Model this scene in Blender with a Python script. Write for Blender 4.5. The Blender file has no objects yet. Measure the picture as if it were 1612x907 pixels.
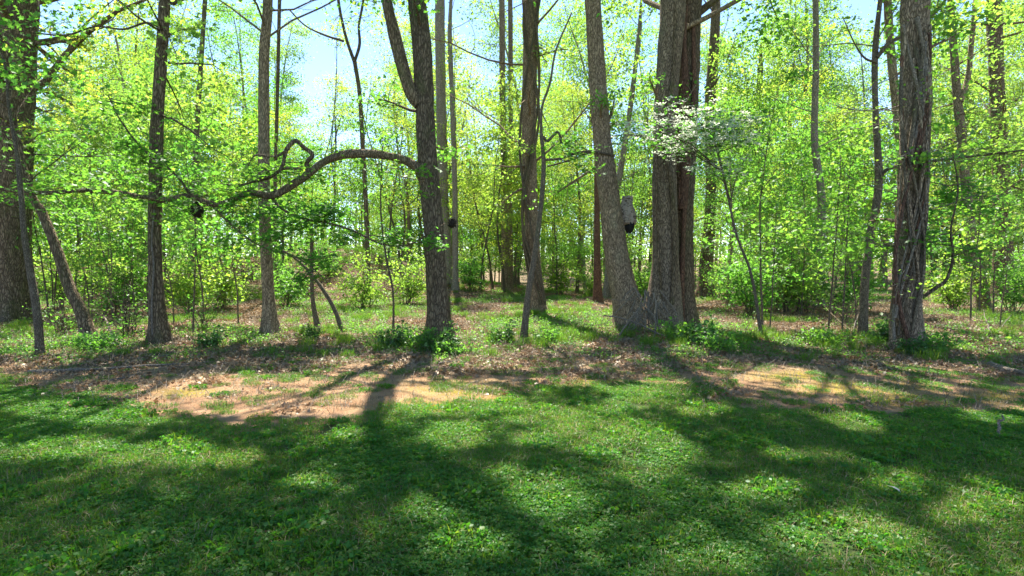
import bpy, math, random, zlib
import numpy as np
from mathutils import Vector

# ------------------------------------------------------------------ camera, sky, sun, exposure
scene = bpy.context.scene
COL = scene.collection
F, CX, CY, HORIZON, CAM_Z = 900.0, 806.0, 453.5, 415.0, 1.55      # focal length etc. in photo pixels (1612 wide)
PITCH = math.atan((CY - HORIZON) / F)
cam_data = bpy.data.cameras.new("camera")
cam = bpy.data.objects.new("camera", cam_data)
COL.objects.link(cam)
cam.location = (0, 0, CAM_Z)
cam.rotation_euler = (math.pi / 2 - PITCH, 0, 0)
cam_data.sensor_width = 36.0
cam_data.lens = F / 1612.0 * 36.0
cam_data.clip_start = 0.05
cam_data.clip_end = 2000.0
scene.camera = cam

SUN_AZ, SUN_EL = math.radians(-8.0), math.radians(63.0)           # azimuth from +Y (view axis) towards +X
world = bpy.data.worlds.new("World")
scene.world = world
world.use_nodes = True
wn = world.node_tree
sky = wn.nodes.new("ShaderNodeTexSky")
sky.sky_type = 'NISHITA'
sky.sun_disc = False
sky.sun_elevation = SUN_EL
sky.sun_rotation = SUN_AZ
sky.altitude = 100
sky.air_density = 0.7
sky.dust_density = 0.0
sky.ozone_density = 1.0
bg = wn.nodes["Background"]
bg.inputs["Strength"].default_value = 0.092
wn.links.new(sky.outputs["Color"], bg.inputs["Color"])

sun_data = bpy.data.lights.new("sun", 'SUN')
sun_data.energy = 4.0
sun_data.angle = math.radians(0.53)
sun_data.color = (1.0, 0.95, 0.86)
sun = bpy.data.objects.new("sun", sun_data)
COL.objects.link(sun)
SUN = Vector((math.sin(SUN_AZ) * math.cos(SUN_EL), math.cos(SUN_AZ) * math.cos(SUN_EL), math.sin(SUN_EL)))
sun.rotation_euler = SUN.to_track_quat('Z', 'Y').to_euler()
sun.location = (-10, 40, 60)

vs = scene.view_settings
vs.view_transform = 'Standard'
vs.look = 'None'
vs.exposure = 2.2
vs.gamma = 1.0
vs.use_curve_mapping = False
cy = scene.cycles
cy.max_bounces = 5
cy.diffuse_bounces = 3
cy.glossy_bounces = 2
cy.transmission_bounces = 4
cy.transparent_max_bounces = 8
cy.use_denoising = True
cy.sample_clamp_indirect = 6.0

# ------------------------------------------------------------------ numeric helpers
R = np.random.default_rng(20240417)
CP, SP = math.cos(PITCH), math.sin(PITCH)


def at(px, py, d):
    """World point seen at photo pixel (px, py) at depth d along +Y."""
    v = -(py - CY) / F
    t = d / (CP + v * SP)
    return np.array([(px - CX) / F * t, d, CAM_Z + t * (-SP + v * CP)])


def to_px(p):
    """Photo pixels of world points (n, 3)."""
    p = np.atleast_2d(p)
    y, z = p[:, 1], p[:, 2] - CAM_Z
    dep = np.maximum(y * CP - z * SP, 0.05)
    up = y * SP + z * CP
    return CX + F * p[:, 0] / dep, CY - F * up / dep


def vnoise(p, seed=0):
    """Smooth value noise in 0..1 for points (n, 3)."""
    p = np.asarray(p, float)
    i = np.floor(p).astype(np.int64)
    f = p - i
    f = f * f * (3 - 2 * f)
    out = np.zeros(len(p))
    for dx in (0, 1):
        for dy in (0, 1):
            for dz in (0, 1):
                h = ((i[:, 0] + dx) * 374761393 + (i[:, 1] + dy) * 668265263 + (i[:, 2] + dz) * 1274126177 + seed * 974711) & 0xFFFFFFFF
                h = ((h ^ (h >> 13)) * 1103515245) & 0xFFFFFFFF
                h = (h ^ (h >> 16)) & 0xFFFF
                w = (f[:, 0] if dx else 1 - f[:, 0]) * (f[:, 1] if dy else 1 - f[:, 1]) * (f[:, 2] if dz else 1 - f[:, 2])
                out += w * h / 65535.0
    return out


def noise2(x, y, s, seed=0):
    x = np.asarray(x, float); y = np.asarray(y, float)
    return vnoise(np.stack([x.ravel() * s, y.ravel() * s, np.full(x.size, 0.37)], 1), seed).reshape(x.shape)


def height(x, y):
    """Terrain height."""
    x = np.asarray(x, float); y = np.asarray(y, float)
    wood = np.clip((y - 8.0) / 5.0, 0, 1)
    h = 0.10 * wood * (noise2(x, y, 0.35, 3) - 0.5) + 0.05 * (noise2(x, y, 1.1, 4) - 0.5) * (0.4 + wood)
    h += 0.02 * (noise2(x, y, 3.1, 5) - 0.5)
    h += 2.3 * np.exp(-((x + 9.5) / 6.5) ** 2 - ((y - 31) / 5.0) ** 2)
    h += 1.6 * np.exp(-((x + 24) / 9.0) ** 2 - ((y - 30) / 7.0) ** 2)
    h += np.clip((y - 55) / 120.0, 0, 1) * 3.0
    return h


def on_ground(px, py):
    """World point where the photo pixel's ray meets the ground."""
    ds = np.geomspace(2.0, 160.0, 1500)
    v = -(py - CY) / F
    t = ds / (CP + v * SP)
    x = (px - CX) / F * t
    z = CAM_Z + t * (-SP + v * CP)
    hit = np.nonzero(z <= height(x, ds))[0]
    k = hit[0] if len(hit) else len(ds) - 1
    return np.array([x[k], ds[k], float(height(x[k], ds[k]))])


def spline(pts, n):
    """Catmull-Rom through rows of pts, n samples."""
    pts = np.asarray(pts, float)
    k = len(pts)
    if k < 3:
        t = np.linspace(0, 1, n)[:, None]
        return pts[0] * (1 - t) + pts[-1] * t
    ext = np.vstack([2 * pts[0] - pts[1], pts, 2 * pts[-1] - pts[-2]])
    seg = np.linalg.norm(np.diff(pts[:, :3], axis=0), axis=1)
    cum = np.concatenate([[0], np.cumsum(seg)])
    s = np.linspace(0, cum[-1], n)
    i = np.clip(np.searchsorted(cum, s, side='right') - 1, 0, k - 2)
    u = ((s - cum[i]) / np.maximum(seg[i], 1e-9))[:, None]
    a, b, c, d = ext[i], ext[i + 1], ext[i + 2], ext[i + 3]
    return 0.5 * (2 * b + (c - a) * u + (2 * a - 5 * b + 4 * c - d) * u ** 2 + (3 * b - a - 3 * c + d) * u ** 3)


# ------------------------------------------------------------------ mesh helpers
class Geo:
    """Collects vertices and faces of ONE mesh object."""
    def __init__(self):
        self.v, self.q, self.t, self.n = [], [], [], 0

    def add(self, v, quads=None, tris=None):
        v = np.asarray(v, float)
        if quads is not None and len(quads):
            self.q.append(np.asarray(quads) + self.n)
        if tris is not None and len(tris):
            self.t.append(np.asarray(tris) + self.n)
        self.v.append(v)
        self.n += len(v)

    def mesh(self, name, mat, smooth=True):
        v = np.concatenate(self.v) if self.v else np.zeros((0, 3))
        q = np.concatenate(self.q) if self.q else np.zeros((0, 4), int)
        t = np.concatenate(self.t) if self.t else np.zeros((0, 3), int)
        me = bpy.data.meshes.new(name)
        me.vertices.add(len(v))
        me.vertices.foreach_set("co", v.astype(np.float32).ravel())
        loops = np.concatenate([q.ravel(), t.ravel()]).astype(np.int32)
        me.loops.add(len(loops))
        me.loops.foreach_set("vertex_index", loops)
        me.polygons.add(len(q) + len(t))
        start = np.concatenate([np.arange(len(q)) * 4, len(q) * 4 + np.arange(len(t)) * 3]).astype(np.int32)
        me.polygons.foreach_set("loop_start", start)
        if smooth:
            me.polygons.foreach_set("use_smooth", np.ones(len(q) + len(t), bool))
        me.update(calc_edges=True)
        if mat:
            me.materials.append(mat)
        return me


def frames(p):
    t = np.gradient(p, axis=0)
    t /= np.maximum(np.linalg.norm(t, axis=1, keepdims=True), 1e-9)
    n = np.zeros_like(p)
    ref = np.array([1.0, 0, 0]) if abs(t[0, 0]) < 0.8 else np.array([0, 1.0, 0])
    a = ref - t[0] * ref.dot(t[0]); a /= np.linalg.norm(a)
    for i in range(len(p)):
        a = a - t[i] * a.dot(t[i]); a /= max(np.linalg.norm(a), 1e-9)
        n[i] = a
    return n, np.cross(t, n)


def tube(g, p, r, seg=6, bark=0.0, freq=13.0, lump=0.0, flare=0.0, seed=0, cap=True):
    """Adds a tapered tube along p (n, 3) with radii r; bark = furrow depth in metres; flare widens the foot (first ring)."""
    p = np.asarray(p, float); r = np.asarray(r, float)
    n, b = frames(p)
    th = np.linspace(0, 2 * math.pi, seg, endpoint=False)
    c, s = np.cos(th), np.sin(th)
    dirs = n[:, None, :] * c[None, :, None] + b[:, None, :] * s[None, :, None]
    rad = np.repeat(r[:, None], seg, 1)
    L = np.concatenate([[0], np.cumsum(np.linalg.norm(np.diff(p, axis=0), axis=1))])
    if flare:
        ph = seed * 1.7
        lobes = 0.55 + 0.45 * np.sin(4 * th + ph)[None] + 0.25 * np.sin(7 * th + 2.1 * ph)[None]
        rad = rad * (1 + flare * np.exp(-L / 0.28)[:, None] * lobes)
    if lump:
        q = p[:, None, :] + dirs * rad[:, :, None]
        k = vnoise((q * np.array([2.2, 2.2, 1.3])).reshape(-1, 3), seed + 5).reshape(rad.shape)
        rad = rad * (1 + lump * (k - 0.5))
    if bark:
        q = dirs * rad[:, :, None] * freq
        q = q.reshape(-1, 3)
        zz = np.repeat(L, seg)
        w = vnoise(np.stack([q[:, 0] * .3, q[:, 1] * .3, zz * 1.2], 1), seed + 1) * 2.2
        k1 = vnoise(np.stack([q[:, 0] + w, q[:, 1] + w, q[:, 2] * .2 + zz * 2.3], 1), seed + 2)
        k2 = vnoise(np.stack([q[:, 0] * 2.1 + w, q[:, 1] * 2.1, zz * 7.0], 1), seed + 3)
        k = 1 - np.abs(2 * k1 - 1) * 1.6
        rad = rad + bark * ((k.reshape(rad.shape) - .6) * 0.75 + (k2 - .5).reshape(rad.shape) * 0.6)
    v = (p[:, None, :] + dirs * rad[:, :, None]).reshape(-1, 3)
    m = len(p)
    i = np.arange(m - 1)[:, None] * seg
    j = np.arange(seg)[None]
    j2 = (j + 1) % seg
    quads = np.stack([i + j, i + j2, i + seg + j2, i + seg + j], -1).reshape(-1, 4)
    tris = None
    if cap:
        v = np.vstack([v, p[-1] + (p[-1] - p[-2]) * 0.02])
        e = (m - 1) * seg
        jj = np.arange(seg)
        tris = np.stack([e + jj, e + (jj + 1) % seg, np.full(seg, m * seg)], 1)
    g.add(v, quads, tris)


DIAMOND = (np.array([[0, 0, 0], [0.33, 0.45, .07], [0, 1.0, -.05], [-0.33, 0.45, .07]]), np.array([[0, 1, 2], [0, 2, 3]]))
MAPLE = (np.array([[0, 0, 0], [.42, .12, .06], [.24, .36, .03], [.58, .66, .09], [.22, .60, .02], [0, 1.05, -.06],
                   [-.22, .60, .02], [-.58, .66, .09], [-.24, .36, .03], [-.42, .12, .06]]),
         np.array([[0, 1, 2], [0, 2, 4], [2, 3, 4], [0, 4, 5], [0, 5, 6], [0, 6, 8], [6, 7, 8], [0, 8, 9]]))
OVAL = (np.array([[0, 0, 0], [.24, .25, .05], [.27, .6, .04], [0, 1, -.08], [-.27, .6, .04], [-.24, .25, .05]]),
        np.array([[0, 1, 5], [1, 2, 5], [2, 4, 5], [2, 3, 4]]))
BRACT = (np.array([[0, 0, .0]] + [[math.cos(a) * r, math.sin(a) * r, z] for k in range(4) for a, r, z in
                   ((k * math.pi / 2 - .42, .38, .05), (k * math.pi / 2 - .22, .52, .08), (k * math.pi / 2 + .22, .52, .08), (k * math.pi / 2 + .42, .38, .05))]),
         np.array([f for k in range(4) for f in ([0, 1 + 4 * k, 2 + 4 * k], [0, 2 + 4 * k, 3 + 4 * k], [0, 3 + 4 * k, 4 + 4 * k])]))


def leaves(g, c, size, flat=1.0, shape=DIAMOND, rng=R, droop=0.0, width=1.0):
    """One leaf at each centre c (n, 3)."""
    n = len(c)
    if n == 0:
        return
    size = np.broadcast_to(np.asarray(size, float), (n,)) * rng.uniform(.5, 1.4, n)
    nor = rng.normal(0, 1, (n, 3)); nor /= np.linalg.norm(nor, axis=1, keepdims=True)
    nor[:, 2] += flat
    nor /= np.linalg.norm(nor, axis=1, keepdims=True)
    a = rng.normal(0, 1, (n, 3)); a[:, 2] -= droop
    a -= nor * (a * nor).sum(1, keepdims=True)
    a /= np.maximum(np.linalg.norm(a, axis=1, keepdims=True), 1e-9)
    b = np.cross(a, nor)
    L, T = shape
    v = c[:, None, :] + size[:, None, None] * (b[:, None, :] * L[None, :, 0:1] * width + a[:, None, :] * (L[None, :, 1:2] - .5) + nor[:, None, :] * L[None, :, 2:3])
    tris = (np.arange(n)[:, None, None] * len(L) + T[None]).reshape(-1, 3)
    g.add(v.reshape(-1, 3), None, tris)


def scatter_in(centres, per, spread, rng=R, flatz=.38):
    c = np.repeat(np.asarray(centres), per, axis=0)
    o = rng.normal(0, 1, c.shape) * spread
    o[:, 2] *= flatz
    return c + o


# ------------------------------------------------------------------ objects
def link(name, me, parent=None):
    o = bpy.data.objects.new(name, me)
    COL.objects.link(o)
    if name == "branchwork":
        o["kind"] = "stuff"                              # twigs too fine to pick apart
    if parent is not None:
        o.parent = parent
    return o


def tag(o, label=None, cat=None, group=None, kind=None):
    if label: o["label"] = label
    if cat: o["category"] = cat
    if group: o["group"] = group
    if kind: o["kind"] = kind
    return o


def thing(name, label, cat, loc, group=None):
    o = bpy.data.objects.new(name, None)
    o.empty_display_size = .2
    COL.objects.link(o)
    o.location = loc
    return tag(o, label, cat, group)


# ------------------------------------------------------------------ materials
def nt(name):
    m = bpy.data.materials.new(name)
    m.use_nodes = True
    t = m.node_tree
    t.nodes.clear()
    out = t.nodes.new("ShaderNodeOutputMaterial")
    return m, t, out


def ramp(t, fac, stops):
    r = t.nodes.new("ShaderNodeValToRGB")
    e = r.color_ramp.elements
    while len(e) < len(stops):
        e.new(0.5)
    for el, (p, c) in zip(e, stops):
        el.position = p
        el.color = (*c, 1)
    t.links.new(fac, r.inputs[0])
    return r.outputs[0]


def mixc(t, fac, a, b, mode='MIX'):
    m = t.nodes.new("ShaderNodeMix")
    m.data_type = 'RGBA'
    m.blend_type = mode
    for sock, val in ((m.inputs[0], fac), (m.inputs[6], a), (m.inputs[7], b)):
        if hasattr(val, "links"):
            t.links.new(val, sock)
        else:
            sock.default_value = val if isinstance(val, (int, float)) else (*val, 1)
    return m.outputs[2]


def tex(t, kind, scale, vec=None, **kw):
    n = t.nodes.new("ShaderNodeTex" + kind)
    n.inputs["Scale"].default_value = scale
    for k, v in kw.items():
        n.inputs[k].default_value = v
    if vec is not None:
        t.links.new(vec, n.inputs["Vector"])
    return n


def mapping(t, sc, coord="Object"):
    tc = t.nodes.new("ShaderNodeTexCoord")
    mp = t.nodes.new("ShaderNodeMapping")
    mp.inputs["Scale"].default_value = sc
    t.links.new(tc.outputs[coord], mp.inputs["Vector"])
    return mp.outputs[0]


def bark_mat(name, dark, light, moss=(0.09, 0.105, 0.035), moss_amt=.5, grain=16.0, bump=.7):
    m, t, out = nt(name)
    warp = tex(t, "Noise", 5.0, mapping(t, (1, 1, .5)), Detail=3.0)
    v0 = mapping(t, (1, 1, .2))
    va = t.nodes.new("ShaderNodeVectorMath"); va.operation = 'MULTIPLY_ADD'
    t.links.new(warp.outputs["Color"], va.inputs[0]); va.inputs[1].default_value = (.16, .16, .09); t.links.new(v0, va.inputs[2])
    vor = tex(t, "Voronoi", grain * 2.3, va.outputs[0]); vor.feature = 'DISTANCE_TO_EDGE'
    n1 = tex(t, "Noise", grain, v0, Detail=6.0, Roughness=.65)
    n2 = tex(t, "Noise", grain * 3.3, mapping(t, (1, 1, .5)), Detail=4.0)
    n3 = tex(t, "Noise", 1.9, mapping(t, (1, 1, .6)), Detail=5.0, Roughness=.7)
    c = ramp(t, n1.outputs[0], [(.34, tuple(.5 * a + .5 * b for a, b in zip(dark, light))), (.52, tuple(.25 * a + .75 * b for a, b in zip(dark, light))), (.68, light)])
    c = mixc(t, .6, c, ramp(t, n2.outputs[0], [(.3, (.5, .5, .5)), (.7, (1.35, 1.32, 1.28))]), 'MULTIPLY')
    c = mixc(t, ramp(t, vor.outputs["Distance"], [(.0, (.9,) * 3), (.26, (.0,) * 3)]), c, dark)
    f = ramp(t, n3.outputs[0], [(.52, (0, 0, 0)), (.68, (moss_amt,) * 3)])
    c = mixc(t, f, c, moss)
    oi = t.nodes.new("ShaderNodeObjectInfo")
    c = mixc(t, 1.0, c, ramp(t, oi.outputs["Random"], [(0, (.82, .83, .85)), (1, (1.15, 1.12, 1.06))]), 'MULTIPLY')
    p = t.nodes.new("ShaderNodeBsdfPrincipled")
    p.inputs["Roughness"].default_value = .95
    p.inputs["Specular IOR Level"].default_value = .15
    t.links.new(c, p.inputs["Base Color"])
    h = t.nodes.new("ShaderNodeMath"); h.operation = 'ADD'
    t.links.new(n1.outputs[0], h.inputs[0]); t.links.new(ramp(t, vor.outputs["Distance"], [(0, (0, 0, 0)), (.22, (.6,) * 3)]), h.inputs[1])
    b = t.nodes.new("ShaderNodeBump")
    b.inputs["Strength"].default_value = bump
    b.inputs["Distance"].default_value = .03
    t.links.new(h.outputs[0], b.inputs["Height"])
    t.links.new(b.outputs[0], p.inputs["Normal"])
    t.links.new(p.outputs[0], out.inputs[0])
    return m


def leaf_mat(name, cols, trans, gloss=.025, tmix=.5, rough=.45):
    """cols: ramp of reflected colours picked per leaf; trans multiplies them for transmitted light."""
    m, t, out = nt(name)
    ge = t.nodes.new("ShaderNodeNewGeometry")
    oi = t.nodes.new("ShaderNodeObjectInfo")
    c = ramp(t, ge.outputs["Random Per Island"], [(i / max(len(cols) - 1, 1), k) for i, k in enumerate(cols)])
    c = mixc(t, 1.0, c, ramp(t, oi.outputs["Random"], [(0, (.8, .95, .9)), (.5, (1, 1, 1)), (1, (1.1, 1.06, .85))]), 'MULTIPLY')
    d = t.nodes.new("ShaderNodeBsdfDiffuse")
    t.links.new(c, d.inputs[0])
    tr = t.nodes.new("ShaderNodeBsdfTranslucent")
    t.links.new(mixc(t, 1.0, c, trans, 'MULTIPLY'), tr.inputs[0])
    mx = t.nodes.new("ShaderNodeMixShader"); mx.inputs[0].default_value = tmix
    t.links.new(d.outputs[0], mx.inputs[1]); t.links.new(tr.outputs[0], mx.inputs[2])
    gl = t.nodes.new("ShaderNodeBsdfGlossy"); gl.inputs["Roughness"].default_value = rough
    gl.inputs[0].default_value = (.9, .95, .9, 1)
    m2 = t.nodes.new("ShaderNodeMixShader"); m2.inputs[0].default_value = gloss
    t.links.new(mx.outputs[0], m2.inputs[1]); t.links.new(gl.outputs[0], m2.inputs[2])
    t.links.new(m2.outputs[0], out.inputs[0])
    return m


def plain_mat(name, c1, c2, scale=8.0, rough=.9, bump=.3):
    m, t, out = nt(name)
    n = tex(t, "Noise", scale, mapping(t, (1, 1, 1)), Detail=6.0, Roughness=.65)
    p = t.nodes.new("ShaderNodeBsdfPrincipled")
    p.inputs["Roughness"].default_value = rough
    p.inputs["Specular IOR Level"].default_value = .2
    t.links.new(ramp(t, n.outputs[0], [(.35, c1), (.65, c2)]), p.inputs["Base Color"])
    b = t.nodes.new("ShaderNodeBump"); b.inputs["Strength"].default_value = bump; b.inputs["Distance"].default_value = .02
    t.links.new(n.outputs[0], b.inputs["Height"]); t.links.new(b.outputs[0], p.inputs["Normal"])
    t.links.new(p.outputs[0], out.inputs[0])
    return m


BARK_GREY = bark_mat("bark_grey", (.06, .042, .028), (.47, .36, .245), moss=(.25, .245, .155), moss_amt=.3)
BARK_DARK = bark_mat("bark_dark", (.04, .029, .018), (.27, .205, .135), grain=12)
BARK_PALE = bark_mat("bark_pale", (.12, .10, .08), (.44, .38, .30), moss_amt=.2)
BARK_RED = bark_mat("bark_red", (.06, .034, .024), (.28, .155, .10), moss_amt=.15)
BARK_THIN = bark_mat("bark_thin", (.06, .048, .034), (.28, .23, .165), moss_amt=.45, grain=28)
DEADWOOD = bark_mat("deadwood", (.12, .10, .08), (.36, .31, .25), moss_amt=.15, grain=30)
TR = (3.6, 3.8, 2.6)  # blue share raised: pale haze over the leaves put into their transmitted colour
LEAF_SPRING = leaf_mat("leaf_spring", [(.06, .12, .02), (.11, .18, .028), (.085, .15, .03), (.14, .19, .03), (.07, .14, .02), (.16, .19, .045)], TR)
LEAF_YELLOW = leaf_mat("leaf_yellow", [(.10, .14, .018), (.15, .185, .02), (.11, .17, .02), (.17, .18, .035), (.12, .175, .02), (.19, .18, .06)], TR)
LEAF_GREEN = leaf_mat("leaf_green", [(.055, .13, .024), (.075, .15, .028), (.06, .14, .035), (.09, .16, .025)], (3.2, 3.5, 1.7))
LEAF_DEEP = leaf_mat("leaf_deep", [(.04, .095, .025), (.05, .11, .022), (.045, .10, .03), (.07, .12, .022)], (2.3, 2.6, 1.5))
BRACT_WHITE = leaf_mat("dogwood_bract", [(.55, .60, .50), (.66, .69, .58), (.7, .72, .6)], (1.15, 1.15, 1.1), tmix=.5, gloss=.03)
CLOVER = leaf_mat("clover", [(.032, .12, .014), (.048, .15, .016), (.036, .13, .020), (.075, .16, .016), (.11, .16, .026)], (2.6, 2.7, 1.2), gloss=.018, tmix=.45)
BLADE = leaf_mat("grass_blade", [(.05, .135, .014), (.075, .16, .016), (.095, .17, .018), (.13, .16, .028)], (2.4, 2.4, 1.2), gloss=.018, tmix=.45)
THATCH = leaf_mat("thatch", [(.22, .17, .09), (.30, .24, .13), (.17, .12, .065)], (1, 1, 1), tmix=.2, gloss=.02)
LITTER = leaf_mat("dead_leaf", [(.17, .09, .045), (.28, .17, .095), (.32, .21, .125), (.21, .125, .07), (.37, .265, .17)], (1, .9, .8), tmix=.2, gloss=.03)
NEST = plain_mat("nest_leaf", (.012, .010, .008), (.04, .03, .02), 30)

# ------------------------------------------------------------------ ground
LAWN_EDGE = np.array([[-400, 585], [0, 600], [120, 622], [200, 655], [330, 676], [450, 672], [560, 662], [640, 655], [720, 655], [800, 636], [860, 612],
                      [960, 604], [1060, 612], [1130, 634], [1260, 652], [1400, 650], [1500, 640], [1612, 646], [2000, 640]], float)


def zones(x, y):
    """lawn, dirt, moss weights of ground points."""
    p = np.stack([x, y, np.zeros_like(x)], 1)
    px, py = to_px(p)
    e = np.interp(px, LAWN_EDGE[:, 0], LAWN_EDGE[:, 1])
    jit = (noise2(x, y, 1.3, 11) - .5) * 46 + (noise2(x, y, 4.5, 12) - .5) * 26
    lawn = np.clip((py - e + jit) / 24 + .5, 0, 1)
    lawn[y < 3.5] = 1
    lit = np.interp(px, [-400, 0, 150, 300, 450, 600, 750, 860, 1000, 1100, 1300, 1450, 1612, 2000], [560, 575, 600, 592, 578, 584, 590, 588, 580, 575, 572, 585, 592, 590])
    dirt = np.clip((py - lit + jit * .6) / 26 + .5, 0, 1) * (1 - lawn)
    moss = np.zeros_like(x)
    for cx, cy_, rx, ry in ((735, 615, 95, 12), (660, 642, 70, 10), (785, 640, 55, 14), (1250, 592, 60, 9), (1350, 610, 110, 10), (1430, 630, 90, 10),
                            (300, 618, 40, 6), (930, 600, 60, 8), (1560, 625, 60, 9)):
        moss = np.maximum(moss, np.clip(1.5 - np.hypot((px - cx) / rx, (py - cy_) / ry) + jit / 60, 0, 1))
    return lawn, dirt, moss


def axis(lo, hi, fine_lo, fine_hi, step, grow=1.09):
    a = list(np.arange(fine_lo, fine_hi + 1e-6, step))
    s = step
    while a[-1] < hi:
        s *= grow; a.append(a[-1] + s)
    s = step
    while a[0] > lo:
        s *= grow; a.insert(0, a[0] - s)
    return np.array(a)


xs = axis(-420, 420, -9, 9, .09)
ys = axis(-60, 420, 2.2, 11.5, .09, 1.06)
GX, GY = np.meshgrid(xs, ys)
gx, gy = GX.ravel(), GY.ravel()
gz = height(gx, gy)
g = Geo()
nx, ny = len(xs), len(ys)
ii = np.arange(ny - 1)[:, None] * nx
jj = np.arange(nx - 1)[None]
g.add(np.stack([gx, gy, gz], 1), np.stack([ii + jj, ii + jj + 1, ii + nx + jj + 1, ii + nx + jj], -1).reshape(-1, 4))

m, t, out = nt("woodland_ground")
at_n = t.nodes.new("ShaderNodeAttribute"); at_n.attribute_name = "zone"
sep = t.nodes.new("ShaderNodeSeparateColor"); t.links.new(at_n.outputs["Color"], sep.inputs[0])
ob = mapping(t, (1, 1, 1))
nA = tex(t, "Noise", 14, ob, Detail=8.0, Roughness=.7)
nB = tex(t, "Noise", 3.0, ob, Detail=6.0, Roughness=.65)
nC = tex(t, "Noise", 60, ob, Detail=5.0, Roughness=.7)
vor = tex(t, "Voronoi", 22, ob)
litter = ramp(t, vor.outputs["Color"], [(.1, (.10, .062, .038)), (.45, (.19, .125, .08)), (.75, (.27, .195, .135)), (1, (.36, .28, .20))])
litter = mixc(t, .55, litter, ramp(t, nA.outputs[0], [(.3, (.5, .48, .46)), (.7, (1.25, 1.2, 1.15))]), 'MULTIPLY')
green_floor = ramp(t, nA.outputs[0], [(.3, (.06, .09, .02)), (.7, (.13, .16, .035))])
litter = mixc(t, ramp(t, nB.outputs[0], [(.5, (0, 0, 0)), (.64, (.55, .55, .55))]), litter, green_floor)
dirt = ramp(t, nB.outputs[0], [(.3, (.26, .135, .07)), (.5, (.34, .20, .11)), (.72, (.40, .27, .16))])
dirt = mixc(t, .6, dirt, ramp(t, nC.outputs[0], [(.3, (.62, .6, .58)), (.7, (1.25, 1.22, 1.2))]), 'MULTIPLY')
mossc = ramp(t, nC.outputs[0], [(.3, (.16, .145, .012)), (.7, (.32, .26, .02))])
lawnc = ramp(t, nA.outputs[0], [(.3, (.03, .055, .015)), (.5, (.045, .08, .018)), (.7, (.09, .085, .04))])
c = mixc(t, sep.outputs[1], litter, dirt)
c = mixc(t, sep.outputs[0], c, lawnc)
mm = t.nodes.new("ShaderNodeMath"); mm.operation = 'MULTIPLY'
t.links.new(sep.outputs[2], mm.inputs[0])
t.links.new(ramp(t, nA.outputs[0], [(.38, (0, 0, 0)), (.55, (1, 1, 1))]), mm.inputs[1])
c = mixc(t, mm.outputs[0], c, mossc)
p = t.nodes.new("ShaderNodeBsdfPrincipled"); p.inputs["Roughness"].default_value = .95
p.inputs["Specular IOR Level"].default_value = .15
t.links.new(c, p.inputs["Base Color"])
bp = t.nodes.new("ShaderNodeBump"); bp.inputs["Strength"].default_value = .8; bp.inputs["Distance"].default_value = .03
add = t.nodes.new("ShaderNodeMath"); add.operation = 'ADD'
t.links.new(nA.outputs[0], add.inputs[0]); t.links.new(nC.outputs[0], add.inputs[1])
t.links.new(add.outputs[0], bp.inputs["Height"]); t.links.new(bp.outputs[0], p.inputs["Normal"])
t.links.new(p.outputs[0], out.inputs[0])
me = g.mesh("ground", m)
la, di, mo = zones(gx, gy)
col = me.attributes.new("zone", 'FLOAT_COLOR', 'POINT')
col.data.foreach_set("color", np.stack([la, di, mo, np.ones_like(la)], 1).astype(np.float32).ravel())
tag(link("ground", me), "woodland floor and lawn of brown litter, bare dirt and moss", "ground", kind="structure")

# ------------------------------------------------------------------ branching
SUNV = np.array(SUN)
LIGHT = np.array([  # sunlit ground patches, and last a crown gap added to light the dogwood: photo pixels, half width, half height
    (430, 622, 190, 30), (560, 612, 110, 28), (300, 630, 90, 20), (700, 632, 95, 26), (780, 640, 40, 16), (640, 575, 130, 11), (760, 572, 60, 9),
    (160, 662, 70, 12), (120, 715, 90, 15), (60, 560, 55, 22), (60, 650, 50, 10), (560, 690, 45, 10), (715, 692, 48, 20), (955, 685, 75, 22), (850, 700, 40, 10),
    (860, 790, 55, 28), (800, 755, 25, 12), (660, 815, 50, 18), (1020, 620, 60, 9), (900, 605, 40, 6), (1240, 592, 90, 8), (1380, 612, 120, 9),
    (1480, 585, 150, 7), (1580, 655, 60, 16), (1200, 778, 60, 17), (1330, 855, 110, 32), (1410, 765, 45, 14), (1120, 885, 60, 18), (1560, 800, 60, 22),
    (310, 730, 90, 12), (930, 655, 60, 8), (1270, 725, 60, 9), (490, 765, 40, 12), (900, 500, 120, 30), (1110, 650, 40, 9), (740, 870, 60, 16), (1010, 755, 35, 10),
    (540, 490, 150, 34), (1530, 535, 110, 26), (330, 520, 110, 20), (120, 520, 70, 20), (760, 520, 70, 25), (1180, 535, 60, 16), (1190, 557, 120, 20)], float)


def lit(c):
    """True for canopy points whose shade would fall on a sunlit patch, an added noise dapple or the dogwood gap."""
    gpt = c - SUNV[None] * (c[:, 2:3] / SUNV[2])
    px, py = to_px(np.stack([gpt[:, 0], np.maximum(gpt[:, 1], .5), np.zeros(len(c))], 1))
    r = np.min(np.hypot((px[:, None] - LIGHT[None, :, 0]) / LIGHT[None, :, 2], (py[:, None] - LIGHT[None, :, 1]) / LIGHT[None, :, 3]), axis=1)
    dapple = vnoise(np.stack([gpt[:, 0] * 1.5, gpt[:, 1] * 1.1, 0 * r + .5], 1), 61) * .65 + vnoise(np.stack([gpt[:, 0] * 3.7, gpt[:, 1] * 2.6, 0 * r + .5], 1), 62) * .35
    return ((r < 1.15) | (dapple > .65)) & (gpt[:, 1] > 1.0)


def bough(p0, d, L, r0, rng, n=7, wob=.16, up=.05):
    p = [np.array(p0, float)]
    d = np.array(d, float); d /= np.linalg.norm(d)
    for _ in range(n - 1):
        d = d + rng.normal(0, wob, 3) + np.array([0, 0, up])
        d /= np.linalg.norm(d)
        p.append(p[-1] + d * L / (n - 1))
    return np.array(p), np.linspace(r0, r0 * .22, n)


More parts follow.
